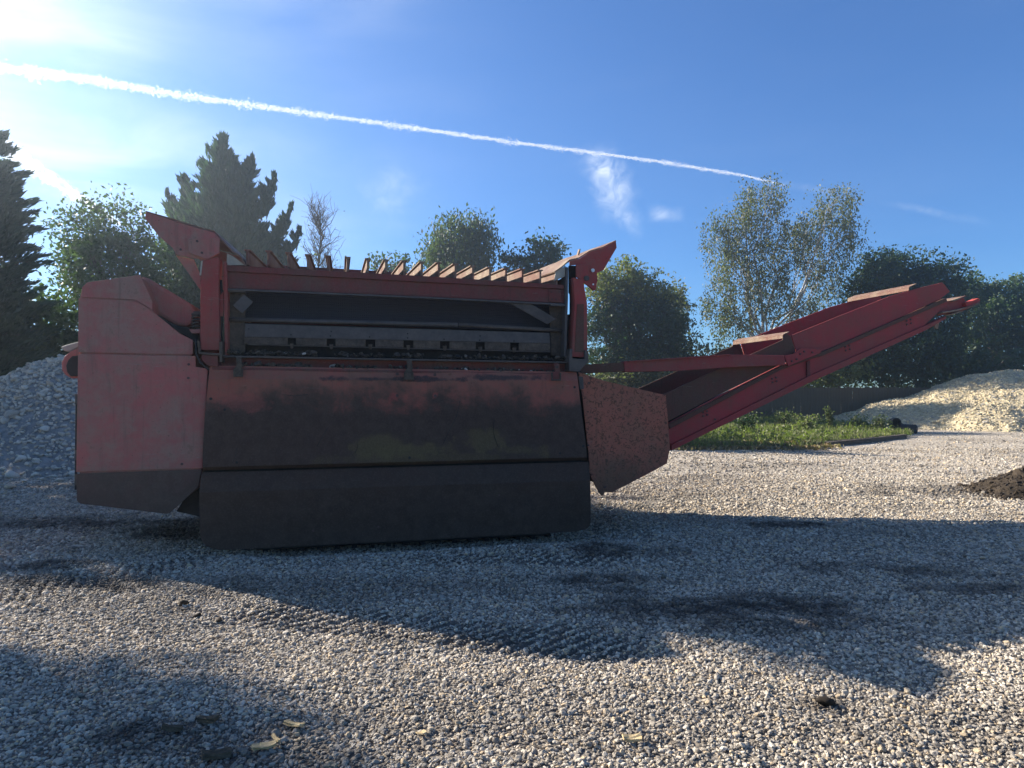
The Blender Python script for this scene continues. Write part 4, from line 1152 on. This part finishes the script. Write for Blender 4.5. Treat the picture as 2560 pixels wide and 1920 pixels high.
def tree(name, label, trunk_px, D, lobes, leaf, nleaf, size, seed, bark=BARK, clump=0.5, shell=0.55, stems=1, droop=0.0, group="trees behind the yard", elong=1.7, per=45, trunk_r=0.16, twig=0.9, top_leaf=None, top_y=None, lift=0.0, cat="tree"):
    """lobes: (px,py,rx,ry) of the crown as seen, at distance D"""
    rng = np.random.default_rng(seed)
    m = D / F
    base = np.array([(trunk_px - HX) * m, D, 0.0])
    rt = empty(name, base)
    tag(rt, label, cat, group)
    lob = []
    for px, py, rx, ry in lobes:
        lob.append((np.array([(px - HX) * m, D + rng.uniform(-.35, .35) * rx * m, CZ + (HY - py) * m]) - base, np.array([rx * m, rx * m * 0.85, ry * m])))
    vol = np.array([np.prod(l[1]) ** (2 / 3) for l in lob]); vol /= vol.sum()
    nc = max(6, nleaf // per)
    cents = []
    for l, w in zip(lob, vol):
        k = max(2, int(nc * w))
        d = rng.normal(size=(k, 3)); d /= np.linalg.norm(d, axis=1, keepdims=True)
        rr = rng.random(k) ** (1 / 3); rr = shell * np.maximum(rr, 0.72) + (1 - shell) * rr
        rr *= 1 + 0.16 * np.clip(rng.normal(size=k), -2, .9)
        cents.append(l[0] + d * l[1] * rr[:, None])
    cents = np.concatenate(cents)
    cents[:, 2] = np.maximum(cents[:, 2], 0.35)
    vs, fs = [], []
    top = np.mean([l[0] for l in lob], 0)
    for s in range(stems):
        ang = rng.uniform(0, 6.28)
        b0 = np.array([0.25 * s * math.cos(ang), 0.25 * s * math.sin(ang), -0.05])
        hub = np.array([b0[0] * 1.5 + top[0] * .35, b0[1] * 1.5 + top[1] * .3, max(0.9, top[2] * 0.42)])
        limb(vs, fs, b0, hub, trunk_r, trunk_r * .72, rng, 7, 4, 0.02)
        for i, l in enumerate(lob):
            if stems > 1 and i % stems != s: continue
            limb(vs, fs, hub, l[0] + np.array([0, 0, l[1][2] * .35]), trunk_r * .6, trunk_r * .12, rng, 6, 5, 0.05)
            near = np.argsort(np.linalg.norm(cents - l[0], axis=1))[:max(4, int(len(cents) / len(lob) * 0.5))]
            for c in near[rng.random(len(near)) < twig]:
                st = hub + (l[0] - hub) * rng.uniform(.35, 1.0)
                limb(vs, fs, st, cents[c], trunk_r * .16, 0.008, rng, 4, 3, 0.07)
    me = mesh_np("trunk", np.array(vs), np.array(fs), 4); smooth(me)
    link("trunk", me, bark, rt)
    ci = np.repeat(np.arange(len(cents)), per)
    sg = clump * np.exp(rng.normal(0, .3, len(cents)))[ci][:, None]
    dd = rng.normal(size=(len(ci), 3)); dd /= np.linalg.norm(dd, axis=1, keepdims=True)
    off = dd * (rng.random(len(ci)) ** .45)[:, None] * 1.75 * sg * np.array([1, 1, .75])
    if droop:
        k = rng.random(len(ci)) ** 1.5
        off[:, 2] -= k * droop; off[:, :2] *= (1 - 0.4 * k)[:, None]
    C = cents[ci] + off
    C[:, 2] = np.maximum(C[:, 2], 0.15)
    ax = np.tile(np.array([[0, 0, -1.0]]), (len(C), 1)) if droop else None
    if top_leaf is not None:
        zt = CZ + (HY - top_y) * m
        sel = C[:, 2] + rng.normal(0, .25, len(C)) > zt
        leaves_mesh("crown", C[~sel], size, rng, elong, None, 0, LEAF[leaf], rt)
        leaves_mesh("sunlit_crown_top", C[sel], size, rng, elong, None, 0, LEAF[top_leaf], rt)  # lighter leaves paint sunlight onto the crown top
    else:
        leaves_mesh("crown", C, size, rng, elong, ax, 0.45 if droop else 0, LEAF[leaf], rt)
    return rt

def conifer(name, label, apex_px, base_py_off, D, halfw_px, nspray, seed, tops=(), group="trees behind the yard", zbase=0.4, leaf='conifer', shape=0.8, up=0.55, main_share=0.55, lsize=0.075, flat_=0.6):
    """cypress: feathery up-swept sprays round a trunk, with extra leaders"""
    rng = np.random.default_rng(seed)
    m = D / F
    ax, ay = apex_px
    base = np.array([(ax - HX) * m, D, 0.0])
    rt = empty(name, base); tag(rt, label, "conifer", group)
    H = CZ + (HY - ay) * m
    Rm = halfw_px * m
    vs, fs = [], []
    limb(vs, fs, (0, 0, -.05), (0, 0, H * .97), 0.22, 0.02, rng, 7, 8, 0.004)
    C = []; A = []
    leaders = [(0.0, 0.0, H, 1.0)]
    for (tx, ty, k) in tops:
        leaders.append(((tx - ax) * m, rng.uniform(-.6, .6), CZ + (HY - ty) * m, k))
        l_ = leaders[-1]
        limb(vs, fs, (0, 0, l_[2] * .35), (l_[0], l_[1], l_[2] - .15), 0.07, 0.012, rng, 5, 4, 0.01)
    for q in range(nspray):
        l = leaders[0] if (rng.random() < main_share or len(leaders) == 1) else leaders[rng.integers(1, len(leaders))]
        lx, ly, lh, lk = l
        if lk < 1:
            rel = rng.random() ** 1.25
            h = lh - 0.05 - rel * (lh * 0.42); rmax = Rm * lk
        else:
            h = zbase + rng.random() * (lh - zbase - 0.15); rmax = Rm
            rel = (lh - h) / (lh - zbase)
        bough = 0.38 + 0.86 * rng.random() ** 1.1
        R = rmax * min(1.0, (rel + 0.015) ** shape * 1.12) * bough
        th = rng.uniform(0, 6.28)
        d = np.array([math.cos(th), math.sin(th), 0.0])
        L_up = up * rng.uniform(.55, 1.15)
        tip = np.array([lx, ly, h]) + d * R + np.array([0, 0, L_up * R + .10])
        if tip[2] > lh + .05: tip[2] = lh + .05 - 0.3 * rng.random()
        shrink = 1.0 if lk >= 1 else max(.2, (h / lh - .35) / .65)
        tip[0] -= lx * (1 - shrink); tip[1] -= ly * (1 - shrink)
        st = np.array([lx * shrink, ly * shrink, h - 0.06 * R]) + d * R * .12
        if rng.random() < 0.3:
            limb(vs, fs, st, tip - (tip - st) * .12, 0.022, 0.005, rng, 4, 2, 0.02)
        ln = np.linalg.norm(tip - st)
        k = int(26 + 80 * min(1.3, ln / 1.6))
        t = 1 - (rng.random(k) ** 1.1) * 0.7
        P_ = st + (tip - st) * t[:, None]
        fan = ((1.06 - t) ** .8)[:, None] * 0.20 * min(ln, 1.6) + .015
        sd_ = rng.normal(size=(k, 3)) * fan * np.array([1, 1, flat_])
        P_ = P_ + np.clip(sd_, -2 * fan, 2 * fan)
        dirv_ = (tip - st) / (ln + 1e-9) + np.array([0, 0, .25])
        C.append(P_); A.append(np.tile(dirv_, (k, 1)))
    C = np.concatenate(C); A = np.concatenate(A)
    C[:, 2] = np.maximum(C[:, 2], 0.1)
    me = mesh_np("trunk", np.array(vs), np.array(fs), 4); smooth(me)
    link("trunk", me, BARK, rt)
    leaves_mesh("crown", C, lsize, rng, 4.2, A, 0.66, LEAF[leaf], rt)
    return rt

# left to right as the photo shows them
conifer("cypress_tree", "tall dark conifer cut by the left edge of the picture", (-25, 312), 0, 23, 140, 560, 1, up=0.20, shape=0.5, lsize=.065, flat_=.4)
tree("ash_tree", "airy pale green leafy tree between the two big conifers", 285, 26,
     [(235, 585, 85, 75), (330, 580, 75, 75), (185, 660, 60, 80), (270, 670, 95, 90), (350, 690, 90, 90), (200, 760, 70, 70), (300, 790, 110, 80)], 'pale', 15000, 0.085, 2, clump=0.33, shell=.45, per=26, trunk_r=.13)
tree("leafy_shrub", "sunlit bushy shrub behind the cobble heap at the far left", 70, 25,
     [(40, 800, 100, 80), (140, 830, 80, 80), (30, 880, 110, 60), (170, 880, 60, 60)], 'pale', 6500, 0.12, 3, clump=0.35, trunk_r=.08, top_leaf=None, cat="shrub", group="shrubs behind the yard")
conifer("cypress_tree", "broad dark blue-green conifer with spiky leaders above the left wing", (556, 336), 0, 29, 225, 1250, 4,
        tops=((505, 425, .42), (640, 400, .42), (690, 440, .36), (452, 440, .42), (418, 480, .36), (722, 505, .34), (605, 425, .30), (527, 400, .26), (745, 570, .3), (400, 560, .35)), shape=1.0, up=0.8, main_share=0.45, flat_=.55)
tree("dark_shrub", "dark shady bush below the broad conifer", 470, 27, [(430, 720, 70, 90), (520, 740, 90, 90), (620, 760, 80, 90), (400, 830, 70, 90)], 'dark', 5000, 0.12, 41, clump=.35, trunk_r=.08, cat="shrub", group="shrubs behind the yard")

def bare_tree(name, label, px, D, top_y, hw, seed):
    rng = np.random.default_rng(seed); m = D / F
    rt = empty(name, ((px - HX) * m, D, 0)); tag(rt, label, "tree", "trees behind the yard")
    H = CZ + (HY - top_y) * m
    vs, fs = [], []
    limb(vs, fs, (0, 0, -.05), (0, 0, H), 0.11, 0.008, rng, 6, 8, 0.008)
    for k in range(75):
        h = H * rng.uniform(.35, .95); th = rng.uniform(0, 6.28); R = hw * m * rng.uniform(.5, 1.1) * min(1, (H - h) / (H * .25) + .25)
        tip = np.array([math.cos(th) * R, math.sin(th) * R, h + R * rng.uniform(.8, 1.7)])
        tip[2] = min(tip[2], H * 1.0)
        limb(vs, fs, (0, 0, h), tip, 0.026, 0.007, rng, 4, 4, 0.04)
        for j in range(7):
            s = np.array([0, 0, h]) + (tip - np.array([0, 0, h])) * rng.uniform(.3, .95)
            e = s + rng.normal(size=3) * .28 + np.array([0, 0, .38])
            limb(vs, fs, s, e, 0.010, 0.005, rng, 3, 2, 0.05)
    me = mesh_np("trunk", np.array(vs), np.array(fs), 4); link("trunk", me, BARK, rt)
    C = rng.normal(size=(260, 3)) * np.array([hw * m * .45, hw * m * .45, H * .12]) + np.array([0, 0, H * .66])
    leaves_mesh("crown", C, 0.06, rng, 1.6, None, 0, LEAF['birch'], rt)
bare_tree("bare_tree", "nearly leafless twiggy tree right of the broad conifer", 800, 30, 512, 58, 5)

tree("small_tree", "small distant leafy tree top just above the grid bars", 975, 42, [(975, 670, 45, 35), (950, 690, 40, 40), (1005, 690, 35, 35), (975, 760, 60, 60)], 'pale', 3000, 0.13, 6, clump=.3, per=30, trunk_r=.1)
tree("weeping_birch", "rounded grey-green weeping birch above the middle of the grid", 1150, 37,
     [(1150, 590, 75, 65), (1185, 552, 45, 40), (1100, 610, 45, 50), (1195, 625, 50, 60), (1140, 680, 85, 70), (1150, 780, 80, 80)], 'willow', 16000, 0.085, 7, clump=.38, droop=1.0, elong=2.4, trunk_r=.13)
tree("round_tree", "dark small-leaved tree right of the weeping birch", 1335, 36, [(1345, 640, 48, 40), (1375, 620, 28, 26), (1300, 670, 45, 35), (1390, 650, 20, 20), (1330, 730, 75, 70)], 'dark', 4800, 0.115, 8, clump=.30, per=34, trunk_r=.11)
tree("hornbeam_tree", "dense dark green tree with top coloured sunlit yellow beside the right wing", 1590, 39,
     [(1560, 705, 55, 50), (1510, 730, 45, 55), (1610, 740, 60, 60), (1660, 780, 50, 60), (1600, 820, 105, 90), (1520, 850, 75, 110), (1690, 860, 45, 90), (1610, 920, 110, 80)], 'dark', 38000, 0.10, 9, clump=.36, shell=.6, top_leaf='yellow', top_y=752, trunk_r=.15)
tree("pale_tree", "narrow pale tree half hidden behind the dense dark tree", 1690, 44, [(1690, 735, 32, 38), (1700, 790, 42, 50), (1690, 880, 60, 90)], 'birch', 4200, 0.11, 10, clump=.3, per=34, trunk_r=.1)
birch = tree("silver_birch", "tall airy silver birch with thin olive brown foliage and pale stems", 1895, 40.5,
     [(1905, 500, 62, 55), (1850, 560, 55, 55), (1800, 590, 45, 60), (2085, 510, 58, 50), (2110, 590, 45, 65), (2030, 570, 50, 60), (1945, 610, 75, 75), (1840, 670, 70, 60), (2060, 690, 60, 65), (1800, 745, 50, 45), (1930, 730, 75, 60), (1835, 805, 60, 45), (2010, 790, 55, 45)],
     'birch', 30000, 0.068, 11, bark=BARK_B, clump=.30, shell=.45, stems=3, droop=1.0, elong=2.1, trunk_r=.15, per=34, twig=.22)
tree("oak_tree", "broad dark green rounded tree behind the conveyor head", 2230, 41,
     [(2200, 690, 75, 60), (2270, 675, 75, 58), (2340, 700, 65, 55), (2140, 745, 55, 50), (2230, 770, 110, 80), (2330, 790, 95, 80), (2140, 830, 65, 80), (2250, 890, 130, 80)], 'dark', 42000, 0.105, 12, clump=.40, trunk_r=.18)
tree("field_maple", "lighter green tree at the right edge behind the gravel heap", 2480, 44,
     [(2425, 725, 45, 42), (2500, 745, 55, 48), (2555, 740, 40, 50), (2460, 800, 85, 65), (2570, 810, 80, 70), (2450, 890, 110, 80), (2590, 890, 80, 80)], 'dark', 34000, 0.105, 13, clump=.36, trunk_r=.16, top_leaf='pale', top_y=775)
tree("hedge_shrub", "bright yellow-green low shrub above the fence", 2010, 38.5, [(1960, 945, 90, 35), (2060, 945, 80, 35), (2120, 925, 60, 40)], 'bright', 4200, 0.12, 14, clump=.3, trunk_r=.06, cat="shrub", group="shrubs behind the yard")
tree("hedge_shrub", "dark twiggy shrub at the foot of the silver birch", 1790, 38.5, [(1740, 910, 60, 60), (1830, 915, 70, 55), (1640, 930, 80, 50), (1530, 950, 70, 40)], 'birch', 5200, 0.11, 15, clump=.3, trunk_r=.06, cat="shrub", group="shrubs behind the yard")
tree("hedge_shrub", "dark undergrowth right of the bright shrub behind the fence", 2250, 39, [(2200, 940, 80, 50), (2330, 930, 90, 60), (2480, 920, 110, 70), (2140, 900, 60, 60)], 'dark', 6000, 0.13, 16, clump=.35, trunk_r=.06, cat="shrub", group="shrubs behind the yard")
tree("far_hedge", "dark tall hedge closing the view beyond the board fence", 2000, 47, [(560 + 115 * k, 950 - 18 * (k % 3), 85, 45) for k in range(18)] + [(580 + 115 * k, 1000, 85, 45) for k in range(18)], 'dark', 26000, 0.17, 17, clump=.45, trunk_r=.06, twig=.15, cat="hedge", group="shrubs behind the yard")
# a row of trees out of frame on the left, whose shade falls over the left of the yard
perp = np.array([0.477, 0.879]); sdir = np.array([math.sin(SUN_AZ), math.cos(SUN_AZ)])
for q, (off, dist, hgt, w) in enumerate(((-0.25, 24, 16.5, 2.3), (4.55, 28, 14.0, 2.5), (8.3, 30, 13.5, 1.9), (10.6, 33, 12.0, 1.6))):
    pos = perp * off + sdir * dist
    Dq = pos[1]; pxq = HX + F * pos[0] / Dq; mq = Dq / F
    py = lambda z: HY - (z - CZ) / mq
    tree("roadside_tree", ["leafy tree outside the left of the picture, nearest the camera", "slim leafy tree outside the left of the picture, second from the camera", "leafy tree outside the left of the picture, third from the camera", "leafy tree outside the left of the picture, farthest from the camera"][q], pxq, Dq,
         [(pxq, py(hgt - w * .9), w * .8 / mq, w * .9 / mq), (pxq - w * .4 / mq, py(hgt - w * 1.9), w / mq, w / mq), (pxq + w * .3 / mq, py(hgt - w * 3.0), w / mq, w * 1.1 / mq), (pxq, py(hgt * .4), w / mq, hgt * .25 / mq)], 'dark', (7500, 8500, 7500, 6000)[q], 0.24, 50 + q, clump=.45, group="trees out of frame on the left")

# ------------------------------------------------------------------ weedy verge
def verge():
    rng = np.random.default_rng(77)
    # outline in ground coordinates
    fr = [G(1560, 1112), G(1700, 1122), G(1850, 1121), G(2010, 1120), G(2070, 1113), G(2170, 1103), G(2275, 1092)]
    fx_ = np.array([p.x for p in fr]); fy_ = np.array([p.y for p in fr])
    n1_, n2_ = 60, 26
    xs = np.linspace(fx_[0] - 1.5, fx_[-1], n1_)
    V = []
    hgt = lambda x, t: 0.10 + 0.22 * np.sin(np.clip(t, 0, 1) * math.pi * .55) + 0.10 * fbm(x * .9, t * 6, 3)
    yf = lambda x: np.interp(x, fx_, fy_)
    yb = 36.8
    for i in range(n2_):
        t = (i / (n2_ - 1))
        y = yf(xs) + (yb - yf(xs)) * t
        z = hgt(xs, t) if i else np.full_like(xs, -0.03)
        V.append(np.stack([xs, y, z], -1))
    V = np.concatenate(V)
    idx = np.arange(n1_ * n2_).reshape(n2_, n1_)
    fs = np.stack([idx[:-1, :-1], idx[:-1, 1:], idx[1:, 1:], idx[1:, :-1]], -1).reshape(-1, 4)
    me = mesh_np("verge_soil", V, fs, 4); smooth(me)
    o = link("grass_verge", me, simple_mat("verge_soil", (0.05, 0.045, 0.022), (0.10, 0.095, 0.045), 2, 0.95, 0.8, 0.05))
    tag(o, "raised weedy verge in front of the board fence", "verge", kind="structure")
    # blades
    n = 26000
    x = rng.uniform(xs[0], xs[-1], n); t = rng.random(n) ** 1.5 - .025 * rng.random(n)
    y = yf(x) + (yb - yf(x)) * t
    z = hgt(x, t)
    dens = np.clip(fbm(x * .8, y * .8, 3) + .55, 0, 1)
    hb = 0.06 + 0.30 * rng.random(n) ** 2 * dens + 0.06 * np.clip(t * 4, 0, 1)
    th = rng.uniform(0, 6.28, n); w = 0.014 + .012 * rng.random(n)
    lean = rng.normal(size=(n, 2)) * .35
    b0 = np.stack([x - np.cos(th) * w, y - np.sin(th) * w, z - .02], -1); b1 = np.stack([x + np.cos(th) * w, y + np.sin(th) * w, z - .02], -1)
    tp = np.stack([x + lean[:, 0] * hb, y + lean[:, 1] * hb, z + hb], -1)
    me = mesh_np("grass", np.stack([b0, b1, tp], 1).reshape(-1, 3), np.arange(n * 3).reshape(n, 3), 3)
    g = link("grass", me, LEAF['grass'])
    tag(g, "rough green grass and low weeds on the verge", "grass", kind="stuff")
    n = 9000
    cx = rng.uniform(xs[0], xs[-1], 420); ct = rng.random(420) ** 1.4; ci = rng.integers(0, 420, n); ch = rng.uniform(.08, .42, 420)
    cy = yf(cx) + (yb - yf(cx)) * ct
    C = np.stack([cx[ci] + rng.normal(size=n) * .16, cy[ci] + rng.normal(size=n) * .16, hgt(cx, ct)[ci] + rng.random(n) * ch[ci]], -1)
    wl = leaves_mesh("low_weeds", C, 0.062, rng, 1.8, None, 0, LEAF['bright'])
    tag(wl, "patchy broad-leaved low weeds among the verge grass", "weeds", kind="stuff")
    # leaf litter and dry stalks along the front edge
    n = 5200
    x = rng.uniform(xs[0], fx_[4], n); y = yf(x) - rng.normal(0.10, .38, n)
    C = np.stack([x, y, np.where(y < yf(x), .02, .10) + rng.random(n) * .07], -1)
    lt = leaves_mesh("leaf_litter", C, 0.06, rng, 1.9, None, 0, LEAF['drygrass'])
    tag(lt, "brown leaf litter along the front of the verge", "leaf litter", kind="stuff")
    return yf, hgt
yf, hgt = verge()
def weed(label, px, D, h, w, seed, leaf='bright', n=420):
    rng = np.random.default_rng(seed)
    X = (px - HX) / F * D
    rt = empty("weed_plant", (X, D, 0.25)); tag(rt, label, "weed", "weeds on the verge")
    vs, fs = [], []
    C = []
    for k in range(9):
        th = rng.uniform(0, 6.28)
        tip = np.array([math.cos(th) * w * rng.random(), math.sin(th) * w * rng.random(), h * rng.uniform(.6, 1.05)])
        limb(vs, fs, (0, 0, 0), tip, 0.012, 0.004, rng, 4, 3, .04)
        t = rng.random(n // 9)
        C.append(tip * t[:, None] + rng.normal(size=(n // 9, 3)) * w * .22)
    me = mesh_np("stem", np.array(vs), np.array(fs), 4); link("stem", me, LEAF['grass'], rt)
    C = np.concatenate(C); C[:, 2] = np.maximum(C[:, 2], .0)
    leaves_mesh("foliage", C, 0.055, rng, 1.8, None, 0, LEAF[leaf], rt)
weed("tall pale weed with upright stalks in the middle of the verge", 2075, 27, 0.78, .22, 1, 'bright', 380)
weed("bushy green weed at the back of the verge near the conveyor", 1960, 28, 0.72, .55, 2, 'grass', 700)
weed("dark rounded weed clump at the left of the verge", 1865, 24, 0.52, .45, 3, 'dark', 650)
weed("low leafy weed right of the tall pale weed", 2140, 27, 0.42, .5, 4, 'grass', 600)
weed("low weed beside the black pipe", 2195, 26.5, 0.34, .5, 5, 'grass', 500)
weed("small weed left of the tall pale weed", 2020, 25.5, 0.42, .5, 6, 'grass', 500)
# timber edging
SLEEP = simple_mat("old_sleeper_timber", (0.045, 0.034, 0.024), (0.15, 0.115, 0.08), 4, 0.9, 0.5, 0.02, (1, 5, 5))
def sleeper(label, pa, pb, h, dep):
    a, b_ = G(*pa), G(*pb)
    d = (b_ - a); Ln = d.length
    bmx = bmesh.new(); bmesh.ops.create_cube(bmx, size=1.0)
    bmesh.ops.scale(bmx, vec=(Ln, dep, h), verts=bmx.verts)
    bmesh.ops.subdivide_edges(bmx, edges=bmx.edges[:], cuts=3, use_grid_fill=True)
    for v in bmx.verts: v.co += Vector((random.uniform(-.015, .015), random.uniform(-.012, .012), random.uniform(-.012, .012)))
    me = bpy.data.meshes.new("timber_sleeper"); bmx.to_mesh(me); bmx.free()
    o = link("timber_sleeper", me, SLEEP)
    o.location = (a + b_) / 2 + Vector((0, dep * .4, h * .5 - .02)); o.rotation_euler = (0, 0, math.atan2(d.y, d.x))
    bev(o, .01)
    tag(o, label, "sleeper", "timber edging of the verge")
sleeper("long weathered timber sleeper edging the verge nearest the pipe", (2066, 1118), (2262, 1097), 0.17, 0.24)
sleeper("dark short timber sleeper under the verge left of the long one", (1935, 1122), (2050, 1118), 0.16, 0.22)
sleeper("grey timber offcut in the leaf litter by the conveyor foot", (1800, 1121), (1835, 1121), 0.15, 0.2)

# bent black pipe by the heap
def black_pipe():
    D = 27.2; c = W(2255, 1078, D); c.z = 0.17
    rt_pts = []
    path = [Vector((-.34, -.22, .44)), Vector((-.33, .0, .44)), Vector((-.28, .10, .40)), Vector((-.15, .12, .30)), Vector((.05, .10, .19)), Vector((.30, .05, .17)), Vector((.55, 0, .17))]
    pts = []; rr = []
    for i in range(len(path) - 1):
        for k in range(6):
            pts.append(path[i].lerp(path[i + 1], k / 6)); rr.append(0.17 + (0.014 if (i * 6 + k) % 2 else 0))
    pts.append(path[-1]); rr.append(.17)
    o = tube("plastic_pipe", pts, rr, RUBBER, None, 16, False)
    s = o.modifiers.new("wall", 'SOLIDIFY'); s.thickness = 0.02; s.offset = -1
    o.location = (c.x, c.y, 0.0)
    tag(o, "bent black plastic pipe lying at the foot of the gravel heap", "pipe")
black_pipe()

# ------------------------------------------------------------------ litter on the yard
CHIP = simple_mat("fresh_wood_chip", (0.36, 0.25, 0.12), (0.60, 0.46, 0.25), 12, 0.8, 0.3, 0.005, (1, 6, 1))
BARKM = simple_mat("dark_bark_piece", (0.05, 0.038, 0.025), (0.14, 0.10, 0.06), 15, 0.9)
def chip(name, label, px, py, l, w, rz, mat, cat, h=.012, seed=0):
    p = G(px, py); rr = random.Random(seed)
    bmx = bmesh.new(); bmesh.ops.create_cube(bmx, size=1.0)
    bmesh.ops.subdivide_edges(bmx, edges=bmx.edges[:], cuts=2, use_grid_fill=True)
    for v in bmx.verts:
        v.co = Vector((v.co.x * l * (1 - .3 * abs(v.co.y) * rr.random()), v.co.y * w * rr.uniform(.6, 1.1), v.co.z * h + .02 * v.co.x * v.co.x + rr.uniform(-.15, .15) * h))
    me = bpy.data.meshes.new(name); bmx.to_mesh(me); bmx.free()
    o = link(name, me, mat)
    o.location = (p.x, p.y, float(ground_h(np.array(p.x), np.array(p.y))) + .022); o.rotation_euler = (rr.uniform(-.2, .2), rr.uniform(-.2, .2), rz)
    tag(o, label, cat)
chip("wood_chip", "pale splintered wood chip on the gravel, uppermost of the bottom left litter", 735, 1825, .11, .035, -.5, CHIP, "wood chip", seed=1)
chip("wood_chip", "ragged tan wood splinter at the bottom left of the gravel", 660, 1880, .10, .04, .4, CHIP, "wood chip", seed=2)
chip("wood_chip", "thin pale wood splinter beside the ragged tan one", 690, 1862, .09, .012, -.9, CHIP, "wood chip", seed=3)
chip("wood_chip", "short yellow wood chip alone in the sunlit gravel at the bottom centre", 1580, 1862, .085, .04, .1, CHIP, "wood chip", seed=4)
chip("dead_leaf", "small yellow dead leaf on the gravel at bottom centre left", 1053, 1850, .045, .03, .7, CHIP, "leaf", .004, 5)
chip("bark_piece", "dark curled bark piece at the left of the bottom litter", 430, 1838, .09, .03, .2, BARKM, "bark", .02, 6)
chip("bark_piece", "dark broken bark in the bottom left soil patch", 520, 1820, .10, .05, -.3, BARKM, "bark", .02, 7)
chip("bark_piece", "dark soil-stuck bark below the other bark pieces", 540, 1900, .12, .05, .6, BARKM, "bark", .02, 8)
clods = rock_meshes("clod", CLOD, 4, .5, .8)
for q, (px, py, s, lb) in enumerate(((457, 1515, .055, "upright brown soil clod in the shade left of the track prints"), (494, 1540, .04, "small soil clod, middle of three in the shade"), (548, 1550, .045, "soil clod nearest the track prints on the left"), (2065, 1765, .06, "dark clod of soil below the tip of the machine's shadow"))):
    p = G(px, py)
    o = link("soil_clod", clods[q], None); o.location = (p.x, p.y, float(ground_h(np.array(p.x), np.array(p.y))) + s * .35); o.scale = (s * 1.2, s, s * (1.2 if q == 0 else .8)); o.rotation_euler = (0, 0, q)
    tag(o, lb, "soil clod", "soil clods on the yard")

# ------------------------------------------------------------------ vapour trails
def trail_mat(name, dens):
    m = bpy.data.materials.new(name); m.use_nodes = True
    nt = m.node_tree; nt.nodes.clear()
    out = nt.nodes.new('ShaderNodeOutputMaterial')
    d = nt.nodes.new('ShaderNodeBsdfDiffuse'); d.inputs[0].default_value = (.9, .92, .95, 1)
    t = nt.nodes.new('ShaderNodeBsdfTranslucent'); t.inputs[0].default_value = (.9, .92, .95, 1)
    tp = nt.nodes.new('ShaderNodeBsdfTransparent')
    m1 = nt.nodes.new('ShaderNodeMixShader'); m1.inputs[0].default_value = .5
    m2 = nt.nodes.new('ShaderNodeMixShader'); m2.inputs[0].default_value = dens
    nt.links.new(d.outputs[0], m1.inputs[1]); nt.links.new(t.outputs[0], m1.inputs[2])
    nt.links.new(tp.outputs[0], m2.inputs[1]); nt.links.new(m1.outputs[0], m2.inputs[2])
    nt.links.new(m2.outputs[0], out.inputs[0])
    return m
def vapour_trail(name, label, pxs, width_px, n, alt, dens, seed, lumps=1.0):
    rng = np.random.default_rng(seed)
    pts = [W(x, y, (alt - CZ) * F / (HY - y)) for x, y in pxs]
    A = np.array([list(p) for p in pts])
    seg = np.linalg.norm(np.diff(A, axis=0), axis=1); cum = np.concatenate([[0], np.cumsum(seg)])
    s = rng.random(n) * cum[-1]
    P_ = np.stack([np.interp(s, cum, A[:, k]) for k in range(3)], -1)
    wpx = np.interp(s, cum, width_px)
    Rm = wpx * P_[:, 1] / F * .5
    lump = vnoise(s / (Rm.mean() * 3.0), np.full_like(s, seed)) * lumps + (1 - lumps * .5)
    P_ += rng.normal(size=(n, 3)) * (Rm * .42 * lump)[:, None]
    P_[:, 2] -= np.abs(rng.normal(size=n)) * Rm * .3 * lump
    bmx = bmesh.new(); bmesh.ops.create_icosphere(bmx, subdivisions=1, radius=1.0)
    bv = np.array([v.co[:] for v in bmx.verts]); bf = np.array([[v.index for v in f.verts] for f in bmx.faces]); bmx.free()
    rad_ = Rm * rng.uniform(.13, .36, n)
    V = (bv[None] * rad_[:, None, None] * rng.uniform(.7, 1.3, (n, 1, 3)) + P_[:, None, :]).reshape(-1, 3)
    Fc = (bf[None] + (np.arange(n) * len(bv))[:, None, None]).reshape(-1, 3)
    me = mesh_np(name, V, Fc, 3); smooth(me)
    o = link(name, me, trail_mat(name + "_ice", dens))
    tag(o, label, "vapour trail")
    o.visible_shadow = True
vapour_trail("vapour_trail", "long white aircraft vapour trail crossing the whole sky",
             [(-1100, 20), (-120, 148), (0, 166), (200, 193), (451, 236), (833, 290), (1273, 353), (1447, 376), (1655, 404), (1860, 438), (1960, 462)],
             [60, 32, 30, 27, 19, 13, 12, 11, 10, 8, 4], 15000, 900, .12, 1)
vapour_trail("vapour_trail", "short broad vapour trail beside the conifer at the left edge",
             [(-40, 330), (35, 382), (130, 445), (232, 512), (300, 560)], [40, 36, 30, 20, 12], 2600, 900, .12, 2, .4)

# ------------------------------------------------------------------ added air volume imitating lens glare
def glare_haze():
    x0, x1, y0, y1, z0, z1 = -75.0, 75.0, -12.0, 62.0, -1.0, 24.0
    vs = [(x, y, z) for z in (z0, z1) for y in (y0, y1) for x in (x0, x1)]
    fs = [(0, 2, 3, 1), (4, 5, 7, 6), (0, 1, 5, 4), (2, 6, 7, 3), (0, 4, 6, 2), (1, 3, 7, 5)]
    me = bpy.data.meshes.new("glare_haze"); me.from_pydata(vs, [], fs); me.update()
    m = bpy.data.materials.new("glare_air"); m.use_nodes = True
    nt = m.node_tree; nt.nodes.clear()
    out = nt.nodes.new('ShaderNodeOutputMaterial')
    pv = nt.nodes.new('ShaderNodeVolumePrincipled')
    pv.inputs['Color'].default_value = (0.78, 0.91, 1.0, 1)
    pv.inputs['Density'].default_value = GLARE_D
    pv.inputs['Anisotropy'].default_value = 0.80
    nt.links.new(pv.outputs[0], out.inputs['Volume'])
    o = link("glare_haze", me, m)
    tag(o, "thin added air volume imitating lens glare towards the sun", "glare_haze", kind="stuff")
GLARE_D = 0.0024
glare_haze()
